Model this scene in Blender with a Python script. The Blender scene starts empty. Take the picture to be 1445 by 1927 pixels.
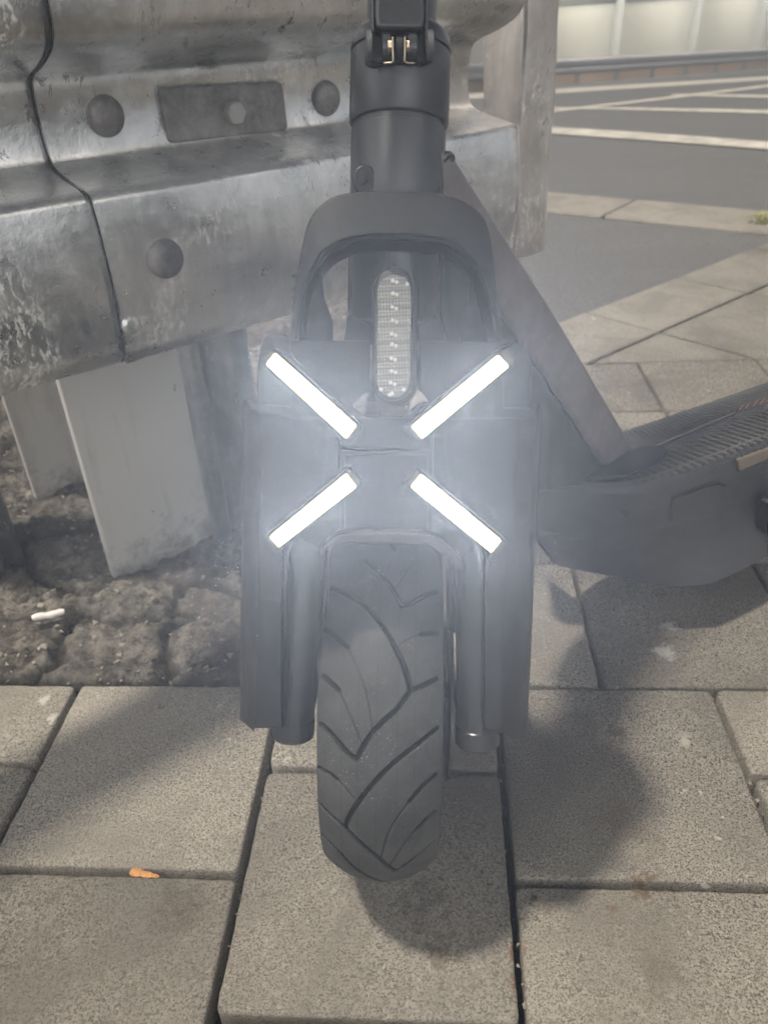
import bpy, bmesh, math, random
import numpy as np
from mathutils import Vector, Matrix, noise
random.seed(4)
rng = np.random.default_rng(7)
S = bpy.context.scene
COL = S.collection

# ------------------------------------------------------------------ camera
PITCH, ROLL, FPX, PW, PH = 0.56721, 0.04985, 1480.0, 1445.0, 1927.0
CAM = np.array([0.0, -0.412, 0.54])
_f = np.array([0, math.cos(PITCH), -math.sin(PITCH)])
_r = np.array([1.0, 0, 0]); _u = np.cross(_r, _f)
RIGHT = _r*math.cos(ROLL) - _u*math.sin(ROLL)
UP = _u*math.cos(ROLL) + _r*math.sin(ROLL)
cd = bpy.data.cameras.new('camera'); cam = bpy.data.objects.new('camera', cd); COL.objects.link(cam)
cam.matrix_world = Matrix(((RIGHT[0], UP[0], -_f[0], CAM[0]), (RIGHT[1], UP[1], -_f[1], CAM[1]),
                           (RIGHT[2], UP[2], -_f[2], CAM[2]), (0, 0, 0, 1)))
cd.sensor_fit = 'VERTICAL'; cd.sensor_height = 36.0; cd.lens = 36.0*FPX/PH
cd.clip_start = 0.01; cd.clip_end = 500
cd.dof.use_dof = True; cd.dof.focus_distance = 0.49; cd.dof.aperture_fstop = 11
S.camera = cam

# ------------------------------------------------------------------ sky, lamp, exposure
SUN_EL, SUN_AZ = math.radians(71.5), math.radians(-90)     # street lamp high behind the barrier; azimuth from +Y towards +X
w = bpy.data.worlds.new('World'); S.world = w; w.use_nodes = True
nt = w.node_tree; bg = nt.nodes['Background']
sky = nt.nodes.new('ShaderNodeTexSky'); sky.sky_type = 'NISHITA'; sky.sun_disc = False
sky.sun_elevation = SUN_EL; sky.sun_rotation = SUN_AZ
hs = nt.nodes.new('ShaderNodeHueSaturation'); hs.inputs['Saturation'].default_value = 0.22
nt.links.new(sky.outputs[0], hs.inputs['Color'])
tcw = nt.nodes.new('ShaderNodeTexCoord'); sx = nt.nodes.new('ShaderNodeSeparateXYZ'); nt.links.new(tcw.outputs['Generated'], sx.inputs[0])
rw_ = nt.nodes.new('ShaderNodeValToRGB'); nt.links.new(sx.outputs['Z'], rw_.inputs['Fac'])      # night: bright city glow low down, dark overhead
el = rw_.color_ramp.elements; el[0].position = 0.0; el[0].color = (.95, .92, .86, 1); el[1].position = .75; el[1].color = (.07, .075, .09, 1)
e2 = el.new(.30); e2.color = (.55, .54, .53, 1)
mx = nt.nodes.new('ShaderNodeMix'); mx.data_type = 'RGBA'; mx.blend_type = 'MULTIPLY'; mx.inputs[0].default_value = 1
nt.links.new(hs.outputs[0], mx.inputs[6]); nt.links.new(rw_.outputs[0], mx.inputs[7]); last = mx.outputs[2]
for dv_, pw_, cl_ in (((-.52, -.57, .63), 60, (26, 24.5, 22)), ((.68, -.40, .60), 60, (13, 12, 10.5)), ((-.9, -.2, .12), 12, (12.5, 12, 11)), ((.25, -.96, .15), 10, (13, 12.7, 12.2))):  # sky glows: unseen street lamps, then low ones added to brighten the rail
    L_ = math.sqrt(sum(q*q for q in dv_)); dp = nt.nodes.new('ShaderNodeVectorMath'); dp.operation = 'DOT_PRODUCT'
    nt.links.new(tcw.outputs['Generated'], dp.inputs[0]); dp.inputs[1].default_value = tuple(q/L_ for q in dv_)
    m0 = nt.nodes.new('ShaderNodeMath'); m0.operation = 'MAXIMUM'; nt.links.new(dp.outputs['Value'], m0.inputs[0]); m0.inputs[1].default_value = 0
    m1 = nt.nodes.new('ShaderNodeMath'); m1.operation = 'POWER'; nt.links.new(m0.outputs[0], m1.inputs[0]); m1.inputs[1].default_value = pw_
    sc_ = nt.nodes.new('ShaderNodeVectorMath'); sc_.operation = 'SCALE'; sc_.inputs[0].default_value = cl_; nt.links.new(m1.outputs[0], sc_.inputs['Scale'])
    ad = nt.nodes.new('ShaderNodeVectorMath'); ad.operation = 'ADD'; nt.links.new(last, ad.inputs[0]); nt.links.new(sc_.outputs[0], ad.inputs[1]); last = ad.outputs[0]
nt.links.new(last, bg.inputs['Color'])
bg.inputs['Strength'].default_value = 0.13
sd = bpy.data.lights.new('street_light', 'SUN'); sun = bpy.data.objects.new('street_light', sd); COL.objects.link(sun)
sd.energy = 2.5; sd.angle = math.radians(4.5); sd.color = (1.0, 0.91, 0.77)
sdir = Vector((math.sin(SUN_AZ)*math.cos(SUN_EL), math.cos(SUN_AZ)*math.cos(SUN_EL), math.sin(SUN_EL)))
sun.rotation_euler = sdir.to_track_quat('Z', 'Y').to_euler()
S.view_settings.view_transform = 'Standard'; S.view_settings.look = 'None'
S.view_settings.exposure = 0.56; S.view_settings.gamma = 1.0
S.render.engine = 'CYCLES'
try:
    S.cycles.use_denoising = True; S.cycles.denoiser = 'OPENIMAGEDENOISE'
    S.cycles.denoising_input_passes = 'RGB_ALBEDO'; S.cycles.max_bounces = 8; S.cycles.volume_bounces = 0; S.cycles.sample_clamp_indirect = 6.0
except Exception: pass

# ------------------------------------------------------------------ where things stand (measured from the photograph)
def ray(px, py):
    d = FPX*_f + (px-PW/2)*RIGHT - (py-PH/2)*UP
    return d/np.linalg.norm(d)
def hit(px, py, P0, N):
    d = ray(px, py); return CAM + d*(((P0-CAM)@N)/(d@N))
def on_z(px, py, z=0.0): return hit(px, py, np.array([0, 0, z]), np.array([0, 0, 1.0]))
RTH = math.radians(51.3)                                    # heading of barrier, far wall and road
RD = np.array([math.sin(RTH), math.cos(RTH), 0.0]); RN = np.array([math.cos(RTH), -math.sin(RTH), 0.0])
def rn(r, n, z=0.0): return RD*r + RN*n + np.array([0, 0, z])
def on_n(px, py, n): return hit(px, py, RN*n, RN)
PSI = math.radians(4.593)                                   # paver rows
UA = np.array([math.cos(PSI), -math.sin(PSI), 0]); VA = np.array([math.sin(PSI), math.cos(PSI), 0])
def uv(u, v, z=0.0): return UA*u + VA*v + np.array([0, 0, z])
K1 = on_z(1035, 362)[:2]
_P1, _P2 = np.array([5.79, 26.68, -1.60]), np.array([15.99, 34.72, -2.01])
RZN = np.cross(_P1-np.array([*K1, 0]), _P2-np.array([*K1, 0])); RZN = RZN/RZN[2]
def road_plane(x, y): return -RZN[0]*(x-K1[0]) - RZN[1]*(y-K1[1]) - 0.012

# ------------------------------------------------------------------ materials
def mat(name, col, rough=0.6, metal=0.0, spec=None, coat=0.0):
    m = bpy.data.materials.new(name); m.use_nodes = True
    b = m.node_tree.nodes['Principled BSDF']
    b.inputs['Base Color'].default_value = (*col, 1); b.inputs['Roughness'].default_value = rough
    b.inputs['Metallic'].default_value = metal; b.inputs['Coat Weight'].default_value = coat
    if spec is not None: b.inputs['Specular IOR Level'].default_value = spec
    return m
class N:
    def __init__(s, m): s.t = m.node_tree; s.b = s.t.nodes['Principled BSDF']; s.tc = s.t.nodes.new('ShaderNodeTexCoord')
    def n(s, k, **kw):
        o = s.t.nodes.new(k)
        for a, v in kw.items(): setattr(o, a, v)
        return o
    def l(s, a, b): s.t.links.new(a, b)
    def mapping(s, scale=(1, 1, 1), rot=(0, 0, 0)):
        m = s.n('ShaderNodeMapping'); m.inputs['Scale'].default_value = scale; m.inputs['Rotation'].default_value = rot
        s.l(s.tc.outputs['Object'], m.inputs['Vector']); return m.outputs[0]
    def noise(s, scale, detail=4, rough=.6, vec=None, dist=0.0):
        o = s.n('ShaderNodeTexNoise'); o.inputs['Scale'].default_value = scale; o.inputs['Detail'].default_value = detail
        o.inputs['Roughness'].default_value = rough; o.inputs['Distortion'].default_value = dist
        s.l(vec or s.tc.outputs['Object'], o.inputs['Vector']); return o.outputs['Fac']
    def vor(s, scale, feature='F1', vec=None, out='Distance'):
        o = s.n('ShaderNodeTexVoronoi', feature=feature); o.inputs['Scale'].default_value = scale
        s.l(vec or s.tc.outputs['Object'], o.inputs['Vector']); return o.outputs[out]
    def ramp(s, fac, stops):
        o = s.n('ShaderNodeValToRGB'); e = o.color_ramp.elements
        while len(e) < len(stops): e.new(0.5)
        for i, (p, c) in enumerate(stops):
            e[i].position = p; e[i].color = (*c, 1) if not isinstance(c, (int, float)) else (c, c, c, 1)
        s.l(fac, o.inputs['Fac']); return o.outputs['Color']
    def mix(s, fac, a, b, mode='MIX'):
        o = s.n('ShaderNodeMix', data_type='RGBA', blend_type=mode)
        for v, i in ((fac, 0), (a, 6), (b, 7)):
            if hasattr(v, 'links'): s.l(v, o.inputs[i])
            elif i == 0: o.inputs[0].default_value = v
            else: o.inputs[i].default_value = (*v, 1) if not isinstance(v, (int, float)) else (v, v, v, 1)
        return o.outputs[2]
    def math(s, op, a, b=0.0):
        o = s.n('ShaderNodeMath', operation=op)
        for v, i in ((a, 0), (b, 1)):
            if hasattr(v, 'links'): s.l(v, o.inputs[i])
            else: o.inputs[i].default_value = v
        return o.outputs[0]
    def attr(s, name, out='Fac'):
        o = s.n('ShaderNodeAttribute', attribute_name=name); return o.outputs[out]
    def bump(s, h, strength=0.3, dist=0.001):
        o = s.n('ShaderNodeBump'); o.inputs['Strength'].default_value = strength; o.inputs['Distance'].default_value = dist
        s.l(h, o.inputs['Height']); s.l(o.outputs[0], s.b.inputs['Normal'])
    def col(s, c): s.l(c, s.b.inputs['Base Color'])
    def rough(s, c): s.l(c, s.b.inputs['Roughness'])

def concrete(name, base, dark, stain_shade_spots=()):
    m = mat(name, base, .88, spec=.25); k = N(m)
    fine = k.noise(640, 3, .6); mid = k.noise(140, 4, .7); big = k.noise(7, 5, .62, dist=.6); huge = k.noise(2.1, 3, .5)
    pits = k.vor(520)
    c = k.mix(k.ramp(fine, [(.40, 0), (.52, 1)]), dark, base)
    c = k.mix(k.ramp(k.noise(420, 2, .5), [(.62, 0), (.68, .8)]), c, tuple(min(1, x*1.45) for x in base))
    c = k.mix(k.ramp(k.noise(380, 3, .6), [(.36, .95), (.41, 0)]), c, tuple(x*.35 for x in dark))
    c = k.mix(k.ramp(mid, [(.30, .65), (.62, 0)]), c, tuple(x*.55 for x in base))
    c = k.mix(k.ramp(big, [(.36, .72), (.56, 0)]), c, tuple(x*.42 for x in base))
    c = k.mix(k.ramp(huge, [(.40, 0), (.70, .35)]), c, tuple(min(1, x*1.2) for x in base))
    rust = k.math('MULTIPLY', k.ramp(k.noise(38, 4, .7), [(.64, 0), (.70, .8)]), k.ramp(k.noise(5, 2), [(.52, 0), (.60, 1)]))
    c = k.mix(rust, c, (.16, .07, .03))
    for (sx_, sy_, rad, cl_) in stain_shade_spots:
        q = on_z(sx_, sy_); vm = k.n('ShaderNodeVectorMath', operation='DISTANCE'); k.l(k.tc.outputs['Object'], vm.inputs[0]); vm.inputs[1].default_value = tuple(q)
        dd = k.math('ADD', vm.outputs['Value'], k.math('MULTIPLY', k.math('SUBTRACT', mid if rad < .02 else k.noise(45, 5, .7), .5), rad*4.0))
        c = k.mix(k.ramp(k.math('DIVIDE', dd, rad), [(.30, .75 if rad < .013 else .40), (1.1, 0)]), c, cl_)
    white = k.math('MULTIPLY', k.ramp(k.noise(90, 3, .6), [(.66, 0), (.72, .8)]), k.ramp(k.noise(6.3, 1), [(.58, 0), (.66, 1)]))
    c = k.mix(white, c, (.62, .60, .56))
    c = k.mix(1.0, c, k.ramp(k.attr('tone'), [(0, .70), (1, 1.10)]), 'MULTIPLY')
    k.col(c)
    h = k.math('ADD', k.math('MULTIPLY', fine, .6), k.math('MULTIPLY', k.ramp(pits, [(.0, 0), (.25, 1)]), .5))
    k.bump(h, 1.0, .0016)
    return m
M = {}
M['paver'] = concrete('paver_concrete', (.375, .345, .298), (.072, .064, .054), [(790, 1700, .020, (.03, .025, .02)), (828, 1790, .014, (.12, .08, .045)), (1000, 1690, .006, (.02, .018, .016)), (1210, 1665, .012, (.15, .09, .05)), (330, 1710, .022, (.10, .075, .055)), (1262, 1175, .009, (.60, .60, .58)), (1250, 1225, .012, (.60, .60, .58)), (85, 1315, .007, (.62, .60, .56)), (100, 1350, .006, (.62, .6, .56)), (1160, 1380, .010, (.09, .075, .06)), (1290, 1395, .008, (.5, .46, .40)), (780, 1500, .02, (.10, .08, .06)), (1180, 1560, .03, (.16, .125, .09)), (1240, 1840, .02, (.16, .13, .10)), (966, 1720, .006, (.22, .08, .03)), (970, 1790, .008, (.22, .09, .03)), (975, 1850, .006, (.2, .08, .03))])  # dark spots by the tyre paint its cast shadow; the rest are real marks
M['slab'] = concrete('slab_concrete', (.335, .31, .27), (.19, .175, .155))
M['kerb'] = concrete('kerb_concrete', (.47, .435, .38), (.34, .31, .27))

m = M['sand'] = mat('joint_dirt', (.05, .042, .035), .95); k = N(m)
k.col(k.ramp(k.noise(300, 4, .7), [(.35, (.012, .010, .009)), (.6, (.05, .042, .034)), (.75, (.12, .09, .06))])); k.bump(k.noise(260, 4), .8, .003)

m = M['asphalt'] = mat('asphalt', (.09, .088, .088), .85, spec=.3); k = N(m)
c = k.mix(k.ramp(k.noise(420, 3, .7), [(.4, 0), (.65, 1)]), (.075, .075, .077), (.23, .226, .22))
c = k.mix(k.ramp(k.noise(1.3, 5, .6, k.mapping((1, 5, 1), (0, 0, -RTH+1.57))), [(.35, .5), (.62, 0)]), c, (.12, .118, .12)); k.col(c)
k.bump(k.noise(300, 3), .7, .002)

m = M['paint'] = mat('road_paint', (.6, .57, .5), .7); k = N(m)
k.col(k.mix(k.ramp(k.noise(9, 5, .7), [(.40, .7), (.58, 0)]), (.62, .58, .50), (.22, .21, .2)))

m = M['rubble'] = mat('rough_stone', (.3, .27, .23), .9, spec=.2); k = N(m)
st = k.mix(k.ramp(k.noise(55, 7, .85), [(.42, 0), (.60, 1)]), (.028, .025, .022), (.33, .305, .265))
st = k.mix(k.ramp(k.noise(11, 4), [(.38, .75), (.62, 0)]), st, (.13, .118, .108))
dt = k.ramp(k.noise(200, 4, .7), [(.35, (.018, .016, .014)), (.7, (.09, .078, .064))])
k.col(k.mix(k.attr('dirt'), st, dt)); k.bump(k.noise(170, 5, .75), .9, .004)

def galv(name, base, rgh, warm=0.0):
    m = mat(name, base, rgh, .92); k = N(m)
    # object space: x along, y across, z up
    big = k.noise(9, 6, .68, dist=.5); sp = k.noise(60, 5, .7); streak = k.noise(30, 5, .65, k.mapping((1, 1, .16)))
    blot = k.noise(55, 6, .8, k.mapping((1, 1, .45)), dist=.6)
    c = k.mix(k.ramp(big, [(.34, 0), (.64, 1)]), tuple(x*.62 for x in base), base)
    c = k.mix(k.ramp(streak, [(.38, .4), (.58, 0)]), c, tuple(x*.55 for x in base))
    c = k.mix(k.ramp(sp, [(.60, 0), (.72, .6)]), c, tuple(min(1, x*1.3) for x in base))
    mask = k.math('MULTIPLY', k.ramp(blot, [(.56, 0), (.62, 1)]), k.ramp(k.noise(4.5, 3), [(.50, 0), (.62, 1)]))
    c = k.mix(mask, c, (.10+.05*warm, .088+.02*warm, .075))
    wht = k.math('MULTIPLY', k.ramp(k.noise(240, 5, .85, k.mapping((1, 1, .4))), [(.52, 0), (.57, 1)]), k.ramp(k.noise(6, 4, .6, dist=1), [(.54, 0), (.60, 1)]))
    c = k.mix(k.math('MULTIPLY', wht, .6), c, (.90, .87, .80))  # pale flecks paint metallic glints into the colour
    if warm: c = k.mix(k.ramp(k.noise(14, 5, .7), [(.45, 0), (.62, .7*warm)]), c, (.56, .45, .38))
    k.col(c)
    k.rough(k.ramp(k.mix(.5, big, sp), [(.35, rgh-.10), (.65, rgh+.16)]))
    k.l(k.math('SUBTRACT', .92, k.math('MULTIPLY', k.math('MAXIMUM', wht, mask), .75)), k.b.inputs['Metallic'])
    k.bump(k.mix(.4, k.noise(140, 4, .7), k.noise(16, 3)), .35, .0018)
    return m
M['galv'] = galv('galvanised_steel', (.86, .87, .87), .31)
M['galv_end'] = galv('weathered_galvanised_steel', (.74, .70, .66), .45, .35)
M['galv_post'] = galv('galvanised_post_steel', (.52, .53, .53), .45)

m = M['dull'] = mat('dull_grey_steel', (.12, .115, .11), .55, .6); k = N(m)
k.col(k.ramp(k.noise(40, 5, .7), [(.35, (.12, .115, .115)), (.7, (.30, .285, .27))])); k.bump(k.noise(220, 4), .35, .0008)
M['dullbolt'] = mat('worn_bolt_steel', (.36, .35, .33), .5, .5)
m = M['postpaint'] = mat('grey_post_paint', (.40, .39, .36), .6); k = N(m)
c = k.mix(k.ramp(k.noise(60, 3, .5), [(.70, 0), (.76, .8)]), (.54, .52, .485), (.20, .17, .14))
c = k.mix(k.ramp(k.noise(5, 4), [(.4, .5), (.65, 0)]), c, (.50, .48, .45))
sz = k.n('ShaderNodeSeparateXYZ'); geo = k.n('ShaderNodeNewGeometry'); k.l(geo.outputs['Position'], sz.inputs[0])
mud = k.ramp(k.math('ADD', k.math('MULTIPLY', sz.outputs['Z'], -4.0), k.math('MULTIPLY', k.noise(38, 6, .75), 1.3)), [(.50, 0), (.85, .75)])
c = k.mix(mud, c, (.17, .15, .125)); c = k.mix(k.ramp(k.noise(30, 5, .7, k.mapping((1, 1, .12))), [(.55, 0), (.72, .4)]), c, (.26, .23, .20)); k.col(c)

def plastic(name, col, rough, bump=.15, spec=.5, metal=0.0, sc=900, var=.07):
    m = mat(name, col, rough, metal, spec); k = N(m)
    k.col(k.mix(k.ramp(k.noise(25, 5, .7), [(.4, 0), (.7, .5 if var > .05 else .15)]), col, tuple(x*1.6+.004 for x in col)))
    k.rough(k.ramp(k.noise(35, 4, .6), [(.3, rough-var), (.7, rough+var)]))
    k.bump(k.noise(sc, 3, .6), bump, .0006); return m
M['plastic'] = plastic('black_plastic', (.014, .015, .017), .50, .15, .38)
M['gloss'] = plastic('grained_glossy_plastic', (.05, .052, .056), .32, .8, .7, 0, 1500)
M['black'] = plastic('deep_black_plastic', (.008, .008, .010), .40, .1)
M['stem'] = plastic('satin_black_paint', (.055, .056, .060), .30, .06, .6, .55, 1400, .015)
M['neck'] = plastic('satin_charcoal_paint', (.16, .145, .145), .42, .10, .5, .25, 1400)
M['deckp'] = plastic('deck_side_plastic', (.042, .042, .047), .48, .25)
M['mat'] = plastic('deck_rubber', (.080, .078, .076), .65, .3)
M['disc'] = plastic('brake_disc_steel', (.12, .12, .12), .4, .1, .5, .9)
M['rim'] = plastic('rim_black_metal', (.02, .02, .021), .4, .1, .5, .5)
M['gold'] = mat('gold_spring_steel', (.42, .36, .28), .35, 1.0)
M['red'] = mat('red_print', (.15, .08, .075), .6)
M['copper'] = mat('copper_line', (.14, .11, .10), .55)
M['amber'] = mat('amber_reflector', (.17, .14, .11), .4, 0, .5)
m = M['tyre'] = mat('tyre_rubber', (.05, .051, .052), .62, 0, .35); k = N(m)
sp = k.math('MULTIPLY', k.ramp(k.noise(1300, 2, .5), [(.68, 0), (.73, .8)]), k.ramp(k.noise(22, 3), [(.50, 0), (.64, 1)]))
c = k.mix(k.ramp(k.noise(30, 5, .7), [(.38, 0), (.68, .6)]), (.046, .047, .048), (.088, .089, .090))
c = k.mix(sp, c, (.50, .49, .46)); c = k.mix(k.attr('groove'), c, (.006, .006, .007)); k.col(c)
k.bump(k.noise(900, 3), .3, .0005)

m = M['reflector'] = mat('clear_prismatic_reflector', (.42, .43, .44), .12, .55, .9); k = N(m)
v = k.vor(620); v.node.inputs['Randomness'].default_value = .12; k.bump(k.ramp(v, [(0, 1), (.7, 0)]), 1.0, .0022)
k.col(k.ramp(v, [(.0, (.80, .82, .85)), (.6, (.22, .23, .24))]))
M['bead'] = mat('clear_beads', (.50, .50, .50), .15, .1, .7)
m = M['led'] = mat('lit_led_bar', (1, 1, 1), .3); b = m.node_tree.nodes['Principled BSDF']
b.inputs['Emission Color'].default_value = (1, .80, .30, 1); b.inputs['Emission Strength'].default_value = 2.6
m = M['clearled'] = mat('clear_lamp_cover', (.05, .05, .05), .15, 0, .8)
m = M['panel'] = mat('corrugated_wall_panel', (.66, .64, .56), .55)
M['wallsteel'] = mat('painted_wall_steel', (.74, .73, .66), .55)
M['darktrim'] = mat('dark_steel_trim', (.10, .10, .085), .6)
M['lampglow'] = mat('lit_tube', (1, 1, .9), .5); b = M['lampglow'].node_tree.nodes['Principled BSDF']
b.inputs['Emission Color'].default_value = (1, .98, .80, 1); b.inputs['Emission Strength'].default_value = 3
m = M['farbase'] = mat('far_base_concrete', (.50, .36, .26), .8)
M['farrail'] = mat('far_rail_steel', (.34, .32, .31), .6, .4)
M['leaf'] = mat('yellow_green_leaf', (.30, .30, .09), .6)
M['butt'] = mat('cigarette_paper', (.80, .76, .72), .8)
m = M['filter'] = mat('orange_filter', (.62, .27, .07), .8); k = N(m)
k.col(k.ramp(k.noise(500, 3), [(.4, (.42, .20, .07)), (.65, (.62, .33, .13))]))

# ------------------------------------------------------------------ object helpers
def tag(o, label=None, cat=None, group=None, kind=None):
    for k_, v_ in (('label', label), ('category', cat), ('group', group), ('kind', kind)):
        if v_: o[k_] = v_
    return o
def empty(name, loc=(0, 0, 0)):
    o = bpy.data.objects.new(name, None); o.location = loc; COL.objects.link(o); o.empty_display_size = .05; return o
def link(name, me, m, parent=None, bevel=0.0, seg=3, smooth=35):
    o = bpy.data.objects.new(name, me); COL.objects.link(o); me.materials.append(m)
    if parent:
        o.parent = parent; p_ = parent
        while p_: me.transform(Matrix.Translation(-Vector(p_.location))); p_ = p_.parent if False else None
    if bevel > 0:
        b = o.modifiers.new('bevel', 'BEVEL'); b.width = bevel; b.segments = seg; b.limit_method = 'ANGLE'; b.angle_limit = math.radians(32)
        b.harden_normals = False
    if smooth: me.shade_smooth(); me.set_sharp_from_angle(angle=math.radians(smooth)) if not bevel else None
    if bevel > 0:
        me.shade_smooth(); wn = o.modifiers.new('wn', 'WEIGHTED_NORMAL'); wn.keep_sharp = False; wn.weight = 60
    return o
def mesh(name, verts, faces, m, parent=None, **kw):
    me = bpy.data.meshes.new(name); me.from_pydata([tuple(map(float, v)) for v in verts], [], faces); me.update()
    bm = bmesh.new(); bm.from_mesh(me); bmesh.ops.recalc_face_normals(bm, faces=bm.faces); bm.to_mesh(me); bm.free()
    return link(name, me, m, parent, **kw)
class MB:
    def __init__(s): s.v = []; s.f = []
    def add(s, v, f):
        o = len(s.v); s.v += [np.array(x, float) for x in v]; s.f += [tuple(i+o for i in q) for q in f]; return s
    def prism(s, ring, vec):
        ring = [np.array(p_, float) for p_ in ring]; vec = np.array(vec, float); n = len(ring)
        s.add(ring + [p_+vec for p_ in ring], [tuple(range(n)), tuple(range(2*n-1, n-1, -1))] + [(i, (i+1) % n, (i+1) % n+n, i+n) for i in range(n)]); return s
    def box(s, c, ax, ay, az):       # centre and three half-axis vectors
        c, ax, ay, az = [np.array(t, float) for t in (c, ax, ay, az)]
        return s.prism([c-ax-ay-az, c+ax-ay-az, c+ax+ay-az, c-ax+ay-az], 2*az)
    def tube(s, pts, rad, seg=20, cap=True):
        pts = [np.array(p_, float) for p_ in pts]; rad = rad if hasattr(rad, '__len__') else [rad]*len(pts)
        rings = []; pr = None
        for i, p_ in enumerate(pts):
            t = pts[min(i+1, len(pts)-1)] - pts[max(i-1, 0)]; t /= np.linalg.norm(t)+1e-12
            a = pr if pr is not None else (np.array([1., 0, 0]) if abs(t[0]) < .8 else np.array([0, 1., 0]))
            a = a - t*(a@t); a /= np.linalg.norm(a); pr = a; b_ = np.cross(t, a)
            rings.append([p_+rad[i]*(a*math.cos(2*math.pi*j/seg)+b_*math.sin(2*math.pi*j/seg)) for j in range(seg)])
        v = [q for R_ in rings for q in R_]; f = []
        for i in range(len(pts)-1):
            for j in range(seg): f.append((i*seg+j, i*seg+(j+1) % seg, (i+1)*seg+(j+1) % seg, (i+1)*seg+j))
        if cap: f.append(tuple(range(seg))); f.append(tuple(range((len(pts)-1)*seg, len(pts)*seg)))
        return s.add(v, f)
    def build(s, name, m, parent=None, **kw): return mesh(name, s.v, s.f, m, parent, **kw)

# ================================================================== SETTING: paving, road, rough stones
def clip(poly, n, d):       # keep points with p.n <= d
    out = []
    for i in range(len(poly)):
        a, b = poly[i], poly[(i+1) % len(poly)]; da, db = a@n-d, b@n-d
        if da <= 0: out.append(a)
        if da*db < 0: out.append(a+(b-a)*(da/(da-db)))
    return out
def inset(poly, g):
    n = len(poly); out = []
    for i in range(n):
        p0, p1, p2 = poly[i-1], poly[i], poly[(i+1) % n]
        e1 = (p1-p0)/np.linalg.norm(p1-p0); e2 = (p2-p1)/np.linalg.norm(p2-p1)
        n1 = np.array([-e1[1], e1[0]]); n2 = np.array([-e2[1], e2[0]]); k_ = n1+n2; out.append(p1+k_*(g/max(.2, (k_@n1))))
    return out
def rounded(poly, r, seg=4):
    out = []; n = len(poly)
    for i in range(n):
        p0, p1, p2 = poly[i-1], poly[i], poly[(i+1) % n]
        a = (p0-p1)/np.linalg.norm(p0-p1); b = (p2-p1)/np.linalg.norm(p2-p1)
        for j in range(seg+1):
            t = j/seg; out.append((p1+a*r)*(1-t)**2 + p1*2*t*(1-t) + (p1+b*r)*t*t)
    return out
def area(p): return .5*sum(p[i][0]*p[(i+1) % len(p)][1]-p[(i+1) % len(p)][0]*p[i][1] for i in range(len(p)))
def paving(name, polys, gap, mtl, zs, ch=.0028, rr=.006, depth=.05):
    V_, F_, T_ = [], [], []
    for poly, z in zip(polys, zs):
        if len(poly) < 3: continue
        if area(poly) < 0: poly = poly[::-1]
        if area(poly) < 4e-4: continue
        g = gap/2*(1+random.uniform(-.35, .35)); q0 = inset(poly, g)
        if area(q0) <= 1e-4: continue
        tx, ty = random.uniform(-.004, .004), random.uniform(-.004, .004); c0 = sum(poly)/len(poly)
        R0 = rounded(q0, rr); R1 = rounded(inset(poly, g+ch*.35), rr); R2 = rounded(inset(poly, g+ch*1.1), rr)
        nseg_ = [max(1, int(np.linalg.norm(R0[(a_i+1) % len(R0)]-R0[a_i])/.006)) for a_i in range(len(R0))]
        def dens(ring, amp):
            out = []
            for a_i in range(len(ring)):
                a, b = ring[a_i], ring[(a_i+1) % len(ring)]
                for t_ in range(nseg_[a_i]):
                    q = a+(b-a)*t_/nseg_[a_i]; d_ = (c0-q)/np.linalg.norm(c0-q)
                    out.append(q+d_*amp*(noise.noise((q[0]*230, q[1]*230, 3.3))+.6*noise.noise((q[0]*55, q[1]*55, 1.3))))
            return out
        R0, R1, R2 = dens(R0, .0006), dens(R1, .0012), dens(R2, .0022)
        o = len(V_); n = len(R0); zz = lambda p_: z+(p_[0]-c0[0])*tx+(p_[1]-c0[1])*ty
        for p_ in R0: V_.append((p_[0], p_[1], zz(p_)-depth))
        for p_ in R0: V_.append((p_[0], p_[1], zz(p_)-ch))
        for p_ in R1: V_.append((p_[0], p_[1], zz(p_)-ch*.35))
        for p_ in R2: V_.append((p_[0], p_[1], zz(p_)))
        for k_ in range(3):
            for i in range(n): F_.append((o+k_*n+i, o+k_*n+(i+1) % n, o+(k_+1)*n+(i+1) % n, o+(k_+1)*n+i))
        F_.append(tuple(range(o+3*n, o+4*n))); T_.append((len(F_), random.random()))
    ob = mesh(name, V_, F_, mtl, smooth=50)
    at = ob.data.attributes.new('tone', 'FLOAT', 'FACE'); arr = np.zeros(len(F_)); s_ = 0
    for e_, t_ in T_: arr[s_:e_] = t_; s_ = e_
    at.data.foreach_set('value', arr.astype(np.float32)); return ob
P2 = lambda u, v: uv(u, v)[:2]
RN2, RD2, UA2, VA2 = RN[:2], RD[:2], UA[:2], VA[:2]
ASPH_N = -.638                                              # edge of the asphalt strip (world n)
C1p = on_z(1035, 362)[:2]; C2p = on_z(1445, 398)[:2]; kd = (C2p-C1p)/np.linalg.norm(C2p-C1p); kn = np.array([-kd[1], kd[0]])
if kn[1] < 0: kn = -kn
KERB_FAR = C1p@kn; KERB_NEAR = (on_z(1035, 399)[:2]@kn+on_z(1445, 437)[:2]@kn)/2
def road_z(x, y):
    q = np.array([x, y]); a = max(0.0, q@kn-KERB_FAR); k0 = q-kn*(q@kn-KERB_FAR)
    return road_plane(x, y)+max(-.12, min(.12, -.010-road_plane(*k0)))*math.exp(-a/3)
polys = []; zs = []
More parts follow.
